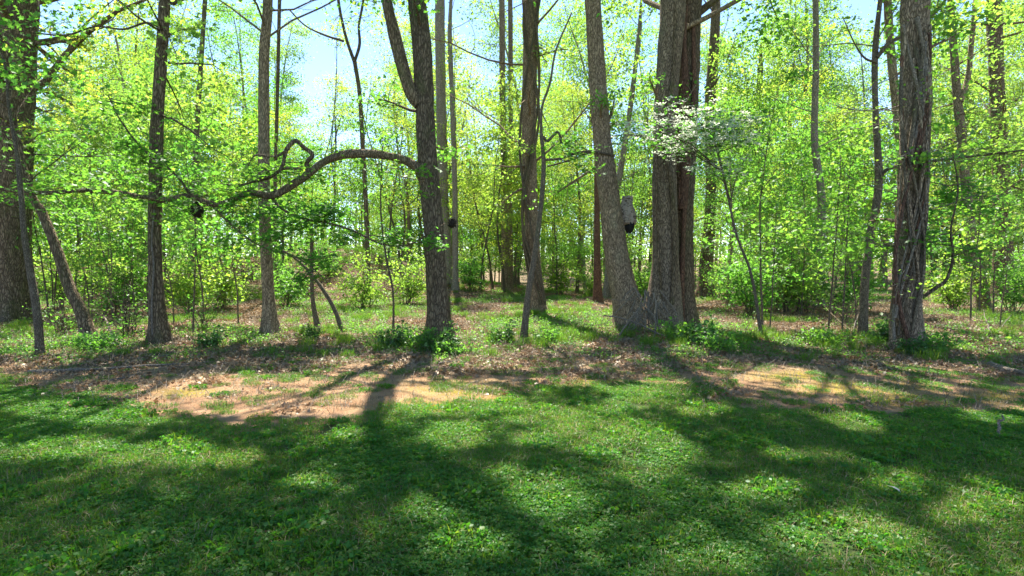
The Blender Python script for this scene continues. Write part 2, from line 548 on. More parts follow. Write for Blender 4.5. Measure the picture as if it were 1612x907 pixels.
def limbs(g, trunk, zs, length, rng, elev=(10, 45), r_rel=.4, subs=5, sub_len=.45, az=None, sag=.03):
    """Grows boughs off a trunk polyline (n, 4: xyz r) at heights zs; returns leaf-cluster points."""
    tips = []
    for k, z in enumerate(zs):
        i = int(np.argmin(np.abs(trunk[:, 2] - z)))
        p0, r0 = trunk[i, :3], trunk[i, 3]
        a = (k * 2.399 + rng.uniform(-.5, .5)) if az is None else az[k % len(az)] + rng.normal(0, .25)
        e = math.radians(rng.uniform(*elev))
        L = length(z) * rng.uniform(.7, 1.15)
        d = (math.cos(a) * math.cos(e), math.sin(a) * math.cos(e), math.sin(e))
        p, r = bough(p0, d, L, max(min(r0 * r_rel, .05 * L), .008), rng, 7, .14, sag)
        tube(g, p, r, 5)
        for s in range(subs):
            f = rng.uniform(.3, 1.0)
            j = min(int(f * 6), 5)
            q0 = p[j] + (p[j + 1] - p[j]) * (f * 6 - j)
            d2 = (p[j + 1] - p[j]) / np.linalg.norm(p[j + 1] - p[j]) + rng.normal(0, .6, 3) * np.array([1, 1, .6])
            q, rq = bough(q0, d2, L * sub_len * rng.uniform(.6, 1.2), max(r[j] * .5, .004), rng, 5, .2, 0.0)
            tube(g, q, rq, 3, cap=False)
            tips += [q[2], q[3], q[4]]
        tips += [p[5], p[6]]
    return np.array(tips)


def pxpath(pts, d, dd=None):
    """(px, py, width px) rows, top first or foot first, at depth d (or depths) -> xyz r."""
    out = []
    n = len(pts)
    for k, (x, y, w) in enumerate(pts):
        dep = d if np.isscalar(d) else np.interp(k / (n - 1), np.linspace(0, 1, len(d)), d)
        q = at(x, y, dep)
        w = w * (.78 if w < 14 else .78 + .1 * min((w - 14) / 20, 1))
        out.append([*q, w / F * dep / 2])
    return np.array(out)


def hero(name, label, pts, H, bark=BARK_GREY, leaf=LEAF_SPRING, rough=.014, freq=13, crown=(14, 3.6), d=None, leafy=34, low=None, seg=None, lump=.12,
         flare=.75, seed=None, lsize=.135, group=None, cull=True, shape=DIAMOND, up_to=None, cat="tree", crown_from=None, low_shape=None):
    """A tree traced foot-first up from its photo centreline; the trunk runs on above the frame to height H and carries a real crown."""
    rng = np.random.default_rng(zlib.crc32(label.encode()) % 100000 if seed is None else seed)
    pts = pts[::-1] if pts[0][1] < pts[-1][1] else pts
    foot = on_ground(pts[0][0], pts[0][1])
    dep = foot[1] if d is None else d
    path = pxpath(pts, dep)
    base = np.array([path[0, 0], dep, float(height(path[0, 0], dep))])
    if path[0, 2] > base[2] + .02:                      # foot hidden in the photo: carry the trunk down to the soil
        path = np.vstack([[path[0, 0], dep, base[2] - .1, path[0, 3] * 1.1], path])
    else:
        path[0, 2] = base[2] - .08
    top = path[-1]
    if H > top[2] + .5:
        dirv = (path[-1, :3] - path[-2, :3]); dirv /= np.linalg.norm(dirv)
        n = max(3, int((H - top[2]) / 2.2))
        cur = top[:3].copy(); ext = []
        for k in range(1, n + 1):
            dirv = dirv * .8 + np.array([0, 0, .25]) + rng.normal(0, .05, 3); dirv /= np.linalg.norm(dirv)
            cur = cur + dirv * (H - top[2]) / n
            ext.append([*cur, top[3] * (1 - .86 * k / n)])
        path = np.vstack([path, ext])
    path[:, 1] += np.concatenate([[0], np.cumsum(rng.normal(0, .03, len(path) - 1))])
    wide = path[:, 3].max()
    n_s = int(np.clip((path[-1, 2] - path[0, 2]) / max(wide * .28, .06), 24, 150))
    sm = spline(path, n_s)
    sm[:, 3] = np.maximum(sm[:, 3], .006)
    local = sm.copy(); local[:, :3] -= base
    root = thing(name, label, cat, base, group)
    g = Geo()
    sg = seg or int(np.clip(wide * 110, 8, 44))
    tube(g, local[:, :3], local[:, 3], sg, bark=rough if wide > .05 else 0, freq=freq, lump=lump, flare=flare, seed=int(rng.integers(1000)))
    link("trunk", g.mesh("trunk", bark), root)
    gb, gl = Geo(), Geo()
    nb, Lb = crown
    if nb and dep < 18:
        nb, Lb = int(nb * 1.45), Lb * 1.12
    if nb:
        z0 = (5.9 if dep < 18 else 4.5) if crown_from is None else crown_from
        zt = local[-1, 2]
        zs = np.sort(rng.uniform(z0, zt * .98, nb))
        tips = limbs(gb, local, zs, lambda z: Lb * (1.15 - (.45 if dep < 18 else .75) * (z - z0) / max(zt - z0, 1)), rng, (5, 50), r_rel=.24 if dep < 18 else .18)
        wtips = tips + base
        if cull:
            keep = ~(lit(wtips)) | (rng.random(len(tips)) < .02)
            tips = tips[keep]
        c = scatter_in(tips, leafy if dep < 18 else int(leafy * .6), .42, rng)
        if cull:
            c = c[~lit(c + base) | (rng.random(len(c)) < .03)]
        leaves(gl, c, lsize if dep < 18 else .13, 1.0, shape, rng)
    if low:                                              # leafy side sprays that show in the frame: list of (px, py, length m, azimuth deg)
        az, zs = [], []
        for (k, zlo, zhi, Ll) in low:
            zz = rng.uniform(zlo, zhi, k)
            tips = limbs(gb, local, zz, lambda z: Ll, rng, (-12, 30), r_rel=.22, subs=5, sag=-.01)
            c = scatter_in(tips, 7, .18, rng)
            leaves(gl, c, .09, .9, low_shape or shape, rng, .3)
    if gb.n:
        link("branchwork", gb.mesh("branchwork", bark), root)
    if gl.n:
        link("crown", gl.mesh("crown", leaf, False), root)
    return root, base, local, rng


def limb_part(root, base, pts, d, bark, name="limb", seg=12, n=60, rough=.006, lump=.25, seed=1, freq=22):
    """A traced limb as a part of its own: pts (px, py, width px) from the trunk outwards."""
    path = pxpath(pts, d)
    path[:, :3] -= base
    sm = spline(path, n)
    sm[:, 3] = np.maximum(sm[:, 3], .004)
    g = Geo()
    tube(g, sm[:, :3], sm[:, 3], seg, bark=rough, freq=freq, lump=lump, seed=seed)
    link(name, g.mesh(name, bark), root)
    return sm


def sprays(root, base, sm, lo, hi, count, L, leaf, rng, per=6, size=.08, spread=.14, bark=BARK_THIN, elev=(-25, 25), shape=MAPLE, subs=4, az=None):
    """Leafy twigs along a limb between fractions lo..hi."""
    gb, gl = Geo(), Geo()
    tips = []
    for k in range(count):
        f = rng.uniform(lo, hi)
        i = int(f * (len(sm) - 1))
        a = rng.uniform(0, 2 * math.pi) if az is None else rng.choice(az) + rng.normal(0, .5)
        e = math.radians(rng.uniform(*elev))
        q, rq = bough(sm[i, :3], (math.cos(a) * math.cos(e), math.sin(a) * math.cos(e), math.sin(e)), L * rng.uniform(.5, 1.2), .011, rng, 7, .16, 0)
        tube(gb, q, rq, 4, cap=False)
        for s in range(subs):
            j = int(rng.integers(2, 6))
            q2, r2 = bough(q[j], q[j] - q[j - 1] + rng.normal(0, .12, 3) * L * .6, L * .35 * rng.uniform(.5, 1.2), .005, rng, 4, .2, 0)
            tube(gb, q2, r2, 3, cap=False)
            tips += [q2[1], q2[2], q2[3]]
        tips += [q[4], q[6]]
    c = scatter_in(np.array(tips), per, spread, rng, .4)
    leaves(gl, c, size, 1.6, shape, rng, .3)
    link("branchwork", gb.mesh("branchwork", bark), root)
    link("crown", gl.mesh("crown", leaf, False), root)


RAD = math.radians
# ------------------------------------------------------------------ the trees one can tell apart, left to right
LEAFM = MAPLE
hero("oak_tree", "very thick furrowed trunk cut off by the left edge of the picture", [(35, 0, 60), (30, 120, 58), (24, 250, 54), (20, 380, 52), (20, 505, 58)], 22,
     BARK_DARK, LEAF_YELLOW, .03, 9, (16, 4.6), low=[(13, 2.0, 8, 2.0)], low_shape=LEAFM)
r, b, l, rng = hero("curved_sapling", "thin dark sapling rising just in front of the thick left edge trunk", [(20, 170, 6), (30, 240, 8), (36, 300, 10), (42, 380, 11), (50, 440, 13), (60, 500, 15), (63, 558, 16)], 6,
     BARK_THIN, LEAF_GREEN, .005, 20, (6, 1.3), crown_from=3.2, lsize=.085, shape=LEAFM, leafy=7)
r, b, l, rng = hero("leaning_tree", "dark curved tree leaning over to the left edge, bent like a bow", [(8, 110, 9), (20, 210, 11), (42, 300, 14), (62, 335, 16), (85, 395, 18), (103, 450, 20), (128, 500, 22), (142, 543, 26)], 7.5,
     BARK_DARK, LEAF_GREEN, .008, 18, (12, 1.9), crown_from=3.0, lsize=.09, shape=LEAFM, leafy=8)
r, b, l, rng = hero("ash_tree", "straight dark trunk with pale vine standing where the long bough crosses", [(262, 0, 20), (256, 90, 20), (249, 200, 22), (246, 300, 24), (246, 400, 24), (248, 480, 26), (253, 541, 32)], 18,
     BARK_DARK, LEAF_SPRING, .012, 15, (15, 3.8), low=[(9, 4.2, 8.5, 2.3)], low_shape=LEAFM)
limb_part(r, b, [(258, 0, 8), (275, 5, 7), (285, -15, 6)][::-1], b[1], BARK_DARK, seed=3)
limb_part(r, b, [(256, 45, 5), (230, 36, 4), (195, 46, 4), (150, 42, 3), (105, 55, 3), (50, 52, 2)], [b[1], b[1] - 1.2], BARK_DARK, seed=4)
limb_part(r, b, [(240, 528, 4), (239, 480, 4), (242, 420, 4), (239, 380, 4), (243, 330, 4)], b[1] - .18, DEADWOOD, "vine", 6, 50, 0, .1)
r, b, l, rng = hero("poplar_tree", "slim straight grey trunk behind the dip of the long bough", [(424, 0, 17), (420, 90, 19), (418, 200, 21), (417, 300, 21), (421, 400, 21), (423, 470, 23), (427, 526, 30)], 20,
     BARK_GREY, LEAF_SPRING, .009, 18, (13, 3.4))

main_pts = [(655, 0, 32), (664, 80, 33), (668, 180, 34), (674, 270, 36), (682, 360, 36), (687, 440, 37), (690, 490, 40), (691, 533, 46)]
r, b, l, rng = hero("bough_tree", "dark forked tree sending a long arched bough out to the left", main_pts, 19, BARK_DARK, LEAF_GREEN, .02, 14, (17, 4.2), low=[(5, 2.5, 7.5, 1.2)], low_shape=LEAFM)
D = b[1]
fork = limb_part(r, b, [(660, 165, 22), (648, 148, 24), (634, 105, 23), (620, 50, 22), (608, 0, 20), (590, -90, 18), (575, -200, 12), (560, -330, 5)], D, BARK_DARK, "fork", 22, 90, .014, .12, 5, 16)
gb, gl = Geo(), Geo()
tips = limbs(gb, fork, np.linspace(7, fork[-1, 2] * .98, 15), lambda z: 3.4, rng)
tips = tips[~lit(tips + b)]
c = scatter_in(tips, 32, .42, rng); c = c[~lit(c + b)]
leaves(gl, c, .135, 1, DIAMOND, rng)
link("branchwork", gb.mesh("branchwork", BARK_DARK), r); link("crown", gl.mesh("crown", LEAF_GREEN, False), r)
arch = limb_part(r, b, [(676, 300, 20), (664, 276, 21), (654, 262, 19), (630, 250, 17), (590, 243, 16), (545, 243, 16), (512, 254, 15), (488, 272, 15), (456, 294, 15), (428, 308, 15),
                        (395, 304, 13), (372, 312, 13), (350, 321, 13), (325, 319, 12), (300, 308, 11), (262, 314, 11), (225, 310, 10), (180, 303, 10), (130, 300, 9), (90, 303, 9), (40, 303, 8), (-30, 292, 6)],
                 [D, D - .5, D - 1.0, D - 1.3], BARK_DARK, "arched_limb", 16, 170, .008, .3, 7)
D2 = D - .45
hook = limb_part(r, b, [(486, 273, 11), (483, 256, 10), (492, 244, 10), (478, 232, 9), (465, 222, 9), (451, 236, 9), (444, 262, 7), (430, 276, 6), (405, 284, 5), (375, 292, 4), (340, 288, 2)], [D2, D2 - .3], BARK_DARK, "knotted_limb", 10, 60, .004, .3, 8)
limb_part(r, b, [(482, 263, 7), (466, 266, 7), (445, 266, 6), (425, 280, 5), (400, 287, 4)], D2 - .05, BARK_DARK, "limb", 8, 24, 0, .2, 9)
limb_part(r, b, [(450, 238, 6), (432, 247, 5), (405, 244, 4), (395, 252, 3), (388, 268, 2)], D2 - .2, BARK_DARK, "limb", 7, 24, 0, .2, 10)
low1 = limb_part(r, b, [(428, 312, 6), (445, 330, 5), (480, 345, 5), (520, 352, 4), (560, 365, 4), (600, 384, 3), (640, 386, 3), (675, 368, 3), (700, 352, 2)], [D - .5, D - 1.2], BARK_DARK, "drooping_limb", 7, 50, 0, .2, 11)
low2 = limb_part(r, b, [(330, 320, 5), (355, 345, 4), (385, 372, 4), (420, 392, 3), (455, 400, 3), (490, 420, 2), (510, 440, 2)], [D - .9, D - 1.3], BARK_DARK, "drooping_limb", 7, 50, 0, .2, 12)
low3 = limb_part(r, b, [(300, 309, 6), (285, 285, 5), (262, 262, 4), (225, 235, 4), (190, 190, 3), (170, 150, 2)], [D - 1, D - 1.7], BARK_DARK, "limb", 7, 40, 0, .2, 13)
sprays(r, b, arch, .05, .45, 9, .9, LEAF_GREEN, rng, 5, .085)
sprays(r, b, arch, .5, 1.0, 17, 1.2, LEAF_GREEN, rng, 5, .085)
sprays(r, b, low1, .05, 1.0, 20, .75, LEAF_GREEN, rng, 5, .085)
sprays(r, b, low2, .05, 1.0, 14, .7, LEAF_GREEN, rng, 5, .085)
sprays(r, b, low3, .2, 1.0, 9, 1.0, LEAF_GREEN, rng, 5, .085)
sprays(r, b, hook, .4, 1.0, 8, .6, LEAF_GREEN, rng, 4, .085)

hero("pale_trunk_tree", "pale bare trunk standing directly behind the dark forked tree", [(692, 0, 19), (694, 150, 19), (698, 300, 19), (706, 448, 21)], 24, BARK_PALE, LEAF_SPRING, .015, 10, (12, 4.5))
hero("slim_pale_tree", "slim yellowish trunk just right of the pale trunk behind the forked tree", [(708, 60, 9), (712, 160, 10), (716, 300, 11), (717, 458, 13)], 17, BARK_PALE, LEAF_SPRING, .008, 12, (9, 3))
hero("straight_tree", "tall thin straight trunk midway between the forked tree and the vine-clad tree", [(790, 0, 11), (791, 150, 12), (794, 300, 13), (796, 458, 17)], 20, BARK_GREY, LEAF_SPRING, .008, 12, (10, 3.4))
hero("straight_tree", "thinner of two straight trunks close beside the vine-clad tree's left side", [(803, 0, 9), (804, 200, 9), (803, 330, 9), (804, 455, 11)], 18, BARK_GREY, LEAF_SPRING, .006, 12, (9, 3))
r, b, l, rng = hero("vine_clad_tree", "upright grey trunk wrapped in vines left of the big leaning trunk", [(838, 0, 27), (834, 120, 26), (833, 250, 27), (838, 380, 26), (845, 489, 31)], 21, BARK_GREY, LEAF_SPRING, .02, 11, (14, 4), low=[(8, 3, 9, 1.3)])
for k in range(5):
    y = np.linspace(480, 0, 9)
    ph = rng.uniform(0, 6.3)
    limb_part(r, b, [(float(np.interp(q, [0, 120, 250, 380, 489], [838, 834, 833, 838, 845])) + 15 * math.sin(ph + q * .011 * (1 + .2 * k)), q, 5) for q in y],
              [b[1] - .30 + .1 * math.cos(ph), b[1] - .28], BARK_THIN, "vine", 5, 50, 0, .3, k)
r, b, l, rng = hero("broken_sapling", "thin bare leaning stem with a snapped top in front of the vine-clad trunk", [(852, 212, 8), (856, 262, 9), (851, 330, 10), (842, 400, 11), (832, 460, 12), (823, 538, 13)], 0, BARK_THIN, LEAF_GREEN, .004, 22, (0, 0), seg=10)
snag = limb_part(r, b, [(856, 252, 5), (880, 250, 5), (900, 243, 5), (925, 238, 4), (940, 238, 3)], b[1], BARK_THIN, "limb", 6, 20, 0)
limb_part(r, b, [(855, 215, 6), (862, 222, 6), (878, 208, 5), (884, 226, 4)], b[1], BARK_THIN, "limb", 6, 16, 0)
limb_part(r, b, [(852, 214, 6), (853, 170, 5), (866, 130, 5), (875, 80, 4), (900, 20, 3)], b[1], BARK_THIN, "limb", 6, 20, 0)
sprays(r, b, snag, .2, 1.0, 6, .7, LEAF_GREEN, rng, 4, .08)

hero("red_stem_tree", "reddish trunk visible behind the foot of the big leaning trunk", [(940, 200, 11), (940, 330, 12), (940, 400, 14), (941, 477, 18)], 11, BARK_RED, LEAF_SPRING, .01, 14, (9, 2.4))
hero("far_leaning_tree", "pale thin trunk leaning between the big leaning trunk and twin trunk", [(1005, 60, 9), (992, 170, 10), (978, 260, 12), (965, 340, 14), (955, 470, 16)], 14, BARK_PALE, LEAF_SPRING, .008, 14, (9, 2.6))
r, b, l, rng = hero("leaning_beech_tree", "big grey trunk leaning left, swelling at its foot beside the twin trunk", [(933, 0, 28), (939, 100, 30), (947, 200, 32), (957, 290, 36), (970, 400, 42), (985, 470, 52), (994, 515, 68)], 22,
     BARK_GREY, LEAF_GREEN, .016, 17, (17, 4.4), low=[(4, 3.5, 7.5, 1.3)], flare=.3)
limb_part(r, b, [(968, 245, 5), (930, 240, 5), (905, 250, 4), (878, 258, 4), (862, 262, 3)], b[1] - .2, BARK_DARK, "limb", 6, 24, 0)
D11 = b[1]
r, b, l, rng = hero("twin_trunk_tree", "thickest twin trunk with dark rope-like vines, right of the leaning trunk", [(1060, 0, 44), (1053, 100, 42), (1046, 200, 39), (1046, 300, 42), (1048, 400, 48), (1046, 470, 60), (1044, 518, 76)], 23,
     BARK_GREY, LEAF_GREEN, .024, 13, (17, 4.6), low=[(5, 2.5, 6, 1.3)], flare=.25)
twin = limb_part(r, b, [(1072, 519, 66), (1072, 470, 52), (1072, 400, 42), (1076, 300, 38), (1080, 200, 37), (1085, 100, 37), (1089, 0, 36), (1100, -160, 30), (1115, -330, 20), (1125, -450, 8)], [b[1] + .3, b[1] + .5], BARK_DARK, "trunk", 34, 150, .028, .15, 21, 12)
gb, gl = Geo(), Geo()
tips = limbs(gb, twin, np.linspace(7.5, twin[-1, 2] * .98, 18), lambda z: 4.2, rng)
tips = tips[~lit(tips + b)]
c = scatter_in(tips, 32, .42, rng); c = c[~lit(c + b)]
leaves(gl, c, .135, 1, DIAMOND, rng)
link("branchwork", gb.mesh("branchwork", BARK_DARK), r); link("crown", gl.mesh("crown", LEAF_GREEN, False), r)
limb_part(r, b, [(1074, 330, 14), (1078, 250, 16), (1078, 180, 18), (1079, 120, 14), (1077, 60, 10), (1080, 10, 9)], b[1] + .02, BARK_RED, "red_vine", 10, 60, .014, .3, 31, 20)
limb_part(r, b, [(1058, 480, 9), (1062, 400, 9), (1058, 300, 10), (1047, 230, 9), (1052, 170, 9), (1060, 120, 9), (1063, 60, 9), (1062, 0, 9)], [b[1] - .42, b[1] - .24], BARK_DARK, "vine", 8, 70, .006, .3, 32)
limb_part(r, b, [(1075, 510, 9), (1074, 420, 10), (1078, 330, 9), (1084, 250, 8), (1092, 150, 8), (1092, 40, 8)], [b[1] - .1, b[1] + .14], BARK_RED, "vine", 8, 70, .006, .3, 33)
limb_part(r, b, [(1042, 470, 5), (1036, 380, 5), (1034, 290, 5), (1042, 200, 5)], b[1] - .35, BARK_DARK, "vine", 6, 50, .003, .3, 34)
TWIN_D = b[1]
r, b, l, rng = hero("mossy_tree", "vine-hung dark trunk standing just right of and behind the twin trunk", [(1127, 0, 16), (1122, 100, 20), (1117, 180, 20), (1118, 300, 19), (1113, 400, 23), (1110, 471, 32)], 20, BARK_DARK, LEAF_SPRING, .016, 12, (12, 3.6), low=[(6, 3, 9, 1.4)])
limb_part(r, b, [(1103, 470, 7), (1105, 400, 6), (1122, 330, 6), (1126, 240, 6), (1113, 180, 6)], b[1] - .3, BARK_THIN, "vine", 6, 50, .003, .3, 35)
hero("thin_far_tree", "thin shaded trunk half hidden in leaves right of the dogwood blossom", [(1196, 120, 11), (1191, 300, 12), (1188, 450, 14)], 17, BARK_DARK, LEAF_SPRING, .006, 12, (9, 3))
hero("birch_like_tree", "pale whitish trunk rising out of the bright bush, sunlit on one side", [(1288, 0, 11), (1288, 100, 12), (1286, 220, 13), (1296, 310, 15), (1294, 420, 16), (1290, 478, 18)], 18, BARK_PALE, LEAF_SPRING, .006, 14, (10, 3), d=20)
r, b, l, rng = hero("forked_sapling", "smooth slender grey stem with long side branch before the shaggy right trunk", [(1394, -30, 8), (1381, 80, 11), (1380, 180, 12), (1384, 290, 15), (1372, 370, 15), (1362, 450, 16), (1358, 532, 19)], 12,
     BARK_THIN, LEAF_GREEN, .005, 20, (8, 2.2))
l1 = limb_part(r, b, [(1381, 90, 9), (1400, 68, 8), (1430, 52, 7), (1470, 22, 6), (1495, -10, 5), (1530, -60, 3)], [b[1], b[1] - .6], BARK_THIN, "limb", 7, 40, .003)
l2 = limb_part(r, b, [(1384, 285, 8), (1395, 268, 7), (1430, 258, 6), (1480, 252, 6), (1540, 245, 5), (1600, 238, 4), (1660, 232, 3)], [b[1], b[1] - .9], BARK_THIN, "limb", 7, 50, .003)
l3 = limb_part(r, b, [(1381, 98, 5), (1362, 92, 4), (1346, 70, 3), (1328, 30, 2)], b[1], BARK_THIN, "limb", 6, 20, 0)
sprays(r, b, l2, .25, 1, 14, .9, LEAF_SPRING, rng, 4, .075, shape=DIAMOND)
sprays(r, b, l1, .4, 1, 8, .9, LEAF_SPRING, rng, 4, .075, shape=DIAMOND)
hero("hidden_trunk_tree", "plain leaning trunk half hidden behind the shaggy right trunk", [(1396, -10, 14), (1404, 100, 15), (1414, 200, 17), (1420, 300, 17), (1423, 500, 20)], 17, BARK_GREY, LEAF_SPRING, .01, 14, (10, 3), d=14.5)
r, b, l, rng = hero("shaggy_tree", "thick shaggy trunk covered in hairy vines near the right edge", [(1441, 0, 44), (1442, 150, 42), (1438, 300, 44), (1432, 420, 47), (1428, 500, 52), (1431, 552, 62)], 20,
     BARK_GREY, LEAF_GREEN, .026, 13, (18, 4.4), flare=.35, low=[(7, 1.2, 6.5, .8)])
SH = (b.copy(), l.copy())
for k in range(22):
    y = np.linspace(545 - rng.uniform(0, 220), rng.uniform(0, 150), 12)
    ph = rng.uniform(0, 6.3); w = rng.uniform(.004, .012)
    px = np.interp(y, [0, 150, 300, 420, 500, 552], [1441, 1442, 1438, 1432, 1428, 1431])
    limb_part(r, b, [(float(q0 + 23 * math.sin(ph + q * w)), float(q), float(rng.uniform(3, 9))) for q0, q in zip(px, y)],
              [b[1] - .27 + .12 * (rng.random() ** 2), b[1] - .26], (BARK_THIN, BARK_GREY, BARK_RED, DEADWOOD)[k % 4], "vine", 5, 60, 0, .4, 40 + k)
br = limb_part(r, b, [(1452, 468, 8), (1475, 452, 7), (1490, 440, 6), (1500, 405, 5), (1497, 360, 4), (1508, 300, 3), (1500, 240, 2)], [b[1], b[1] - .2], BARK_DARK, "limb", 7, 40, 0)
sprays(r, b, br, .3, 1, 16, .9, LEAF_GREEN, rng, 5, .08)
sprays(r, b, np.column_stack([l[:60, :3], l[:60, 3]]), .15, .9, 26, 1.5, LEAF_SPRING, rng, 1, .07, .2, DEADWOOD, (-20, 35), DIAMOND, 7)
gb = Geo()                                               # the fringe of fine dead vine tendrils
for k in range(150):
    i = int(rng.integers(0, len(l) * .42)); a = rng.uniform(0, 6.3)
    d0 = np.array([math.cos(a), math.sin(a), rng.uniform(-.6, .5)])
    q, rq = bough(l[i, :3] + d0 * l[i, 3] * np.array([.9, .9, 0]), d0, rng.uniform(.12, .55), .005, rng, 6, .45, -.15)
    tube(gb, q, np.maximum(rq, .0025), 3, cap=False)
link("tendril_fringe", gb.mesh("tendril_fringe", DEADWOOD), r)["kind"] = "stuff"
r, b, l, rng = hero("bent_forked_tree", "forked grey trunk bent at the knee between the two right edge trunks", [(1500, -10, 11), (1508, 120, 15), (1518, 250, 16), (1524, 330, 17), (1533, 400, 19), (1546, 450, 23), (1547, 489, 26)], 15, BARK_GREY, LEAF_SPRING, .012, 14, (9, 2.8), low=[(5, 3.5, 8, 1.4)])
limb_part(r, b, [(1512, 160, 11), (1524, 120, 10), (1530, 60, 9), (1536, 0, 8), (1545, -90, 5)], b[1], BARK_GREY, "fork", 10, 40, .006)
limb_part(r, b, [(1502, 30, 6), (1540, 37, 5), (1580, 38, 5), (1625, 33, 4), (1690, 22, 3)], [b[1], b[1] - 1], BARK_DARK, "limb", 6, 30, 0)
limb_part(r, b, [(1522, 345, 6), (1550, 325, 5), (1590, 295, 4), (1640, 262, 3)], [b[1], b[1] - 1], BARK_DARK, "limb", 6, 30, 0)
sprays(r, b, l, .15, .55, 22, 1.7, LEAF_SPRING, rng, 1, .08, .2, BARK_THIN, (-20, 40), DIAMOND, 7)
hero("edge_oak_tree", "dark upright trunk standing farthest to the right by the picture edge", [(1562, 0, 23), (1568, 150, 24), (1574, 280, 26), (1578, 400, 29), (1580, 472, 38)], 20, BARK_DARK, LEAF_SPRING, .016, 12, (13, 3.8), low=[(6, 3, 9, 1.5)])
r, b, l, rng = hero("wishbone_tree", "thin dark trunk splitting like a wishbone against the pale sky", [(558, 96, 8), (566, 150, 8), (571, 230, 9), (575, 300, 9), (578, 380, 10), (580, 464, 12)], 0, BARK_DARK, LEAF_SPRING, .006, 14, (0, 0))
f1 = limb_part(r, b, [(558, 98, 7), (545, 60, 6), (534, 10, 6), (528, -40, 5), (515, -130, 3)], b[1], BARK_DARK, "fork", 8, 30, 0)
f2 = limb_part(r, b, [(558, 98, 6), (566, 70, 6), (565, 40, 5), (572, 0, 5), (580, -80, 3)], b[1], BARK_DARK, "fork", 8, 30, 0)
f3 = limb_part(r, b, [(541, 65, 5), (510, 55, 4), (480, 40, 3), (455, 15, 3)], b[1], BARK_DARK, "limb", 6, 24, 0)
sprays(r, b, f1, .3, 1, 14, 1.6, LEAF_SPRING, rng, 2, .1, shape=DIAMOND)
sprays(r, b, f2, .3, 1, 14, 1.6, LEAF_SPRING, rng, 2, .1, shape=DIAMOND)
hero("pole_tree", "pole-thin trunk in yellow leaves between the two straight left trunks", [(323, -20, 8), (315, 100, 9), (308, 220, 10), (305, 330, 10), (306, 474, 11)], 14, BARK_THIN, LEAF_YELLOW, .005, 14, (12, 2.6), crown_from=4)
hero("thin_companion_tree", "thin stem rising close behind the slim straight grey trunk", [(441, 0, 7), (437, 170, 7), (434, 300, 7), (436, 470, 8)], 15, BARK_DARK, LEAF_SPRING, .004, 14, (8, 2.4))
hero("small_sapling", "short upright sapling low in front of the brown bank", [(492, 385, 7), (491, 440, 8), (493, 480, 9), (502, 518, 10)], 3.4, BARK_THIN, LEAF_GREEN, .003, 20, (8, .9), crown_from=1.5, lsize=.08, shape=LEAFM, leafy=8)
hero("small_sapling", "thin sapling arching left over the brown bank beside the upright one", [(430, 385, 3), (470, 412, 5), (500, 445, 7), (525, 485, 8), (541, 523, 9)], 0, BARK_THIN, LEAF_GREEN, .003, 20, (0, 0))
hero("whip_sapling", "whip-thin bare stem close left of the forked dark tree", [(600, 260, 3), (598, 330, 3), (606, 400, 4), (618, 460, 4), (619, 525, 5)], 4.5, BARK_THIN, LEAF_GREEN, 0, 20, (6, .9), crown_from=2.2, lsize=.08, leafy=6)

# dogwood in blossom
r, b, l, rng = hero("dogwood_tree", "slim leaning dogwood with flat sprays of white blossom before the twin trunk", [(1120, 215, 4), (1132, 255, 5), (1144, 305, 5), (1160, 370, 5), (1184, 435, 6), (1200, 532, 7)], 0, BARK_THIN, LEAF_GREEN, .003, 22, (0, 0))
gfl, glf, gbr = Geo(), Geo(), Geo()
for (x0, y0), tipsp in (((1138, 270), [(1085, 232, -.6), (1030, 205, -.9), (1000, 178, -1.1), (1060, 225, -.3), (985, 205, -.8)]), ((1128, 240), [(1165, 205, -.5), (1175, 188, -.2), (1150, 215, -.8)]),
                        ((1122, 222), [(1120, 182, -.4), (1095, 178, -.7), (1070, 168, -.9), (1140, 185, -.2), (1105, 195, -.9)]), ((1150, 315), [(1100, 262, -.8), (1180, 240, -.4)])):
    for tx, ty, dd in tipsp:
        p0 = at(x0, y0, b[1]); p1 = at(tx, ty, b[1] + dd)
        mid = (p0 + p1) / 2 + rng.normal(0, .06, 3)
        q = spline(np.array([p0, mid, p1]), 14) - b
        tube(gbr, q, np.linspace(.014, .004, 14), 4)
        cl = []
        for s in range(9):
            j = int(rng.integers(4, 14))
            q2, r2 = bough(q[j], rng.normal(0, 1, 3) * np.array([1, 1, .22]) + np.array([0, 0, .12]), rng.uniform(.2, .6), .004, rng, 4, .15, .03)
            tube(gbr, q2, r2, 3, cap=False)
            cl += [q2[2], q2[3]]
        cl = np.array(cl)
        leaves(gfl, scatter_in(cl, 6, .10, rng, .25) + np.array([0, 0, .035]), .092, 3.0, BRACT, rng)
        leaves(glf, scatter_in(cl, 6, .13, rng, .4), .075, 1.8, OVAL, rng, .3)
link("branchwork", gbr.mesh("branchwork", BARK_THIN), r)
link("blossom", gfl.mesh("blossom", BRACT_WHITE, False), r)
link("foliage", glf.mesh("foliage", LEAF_GREEN, False), r)

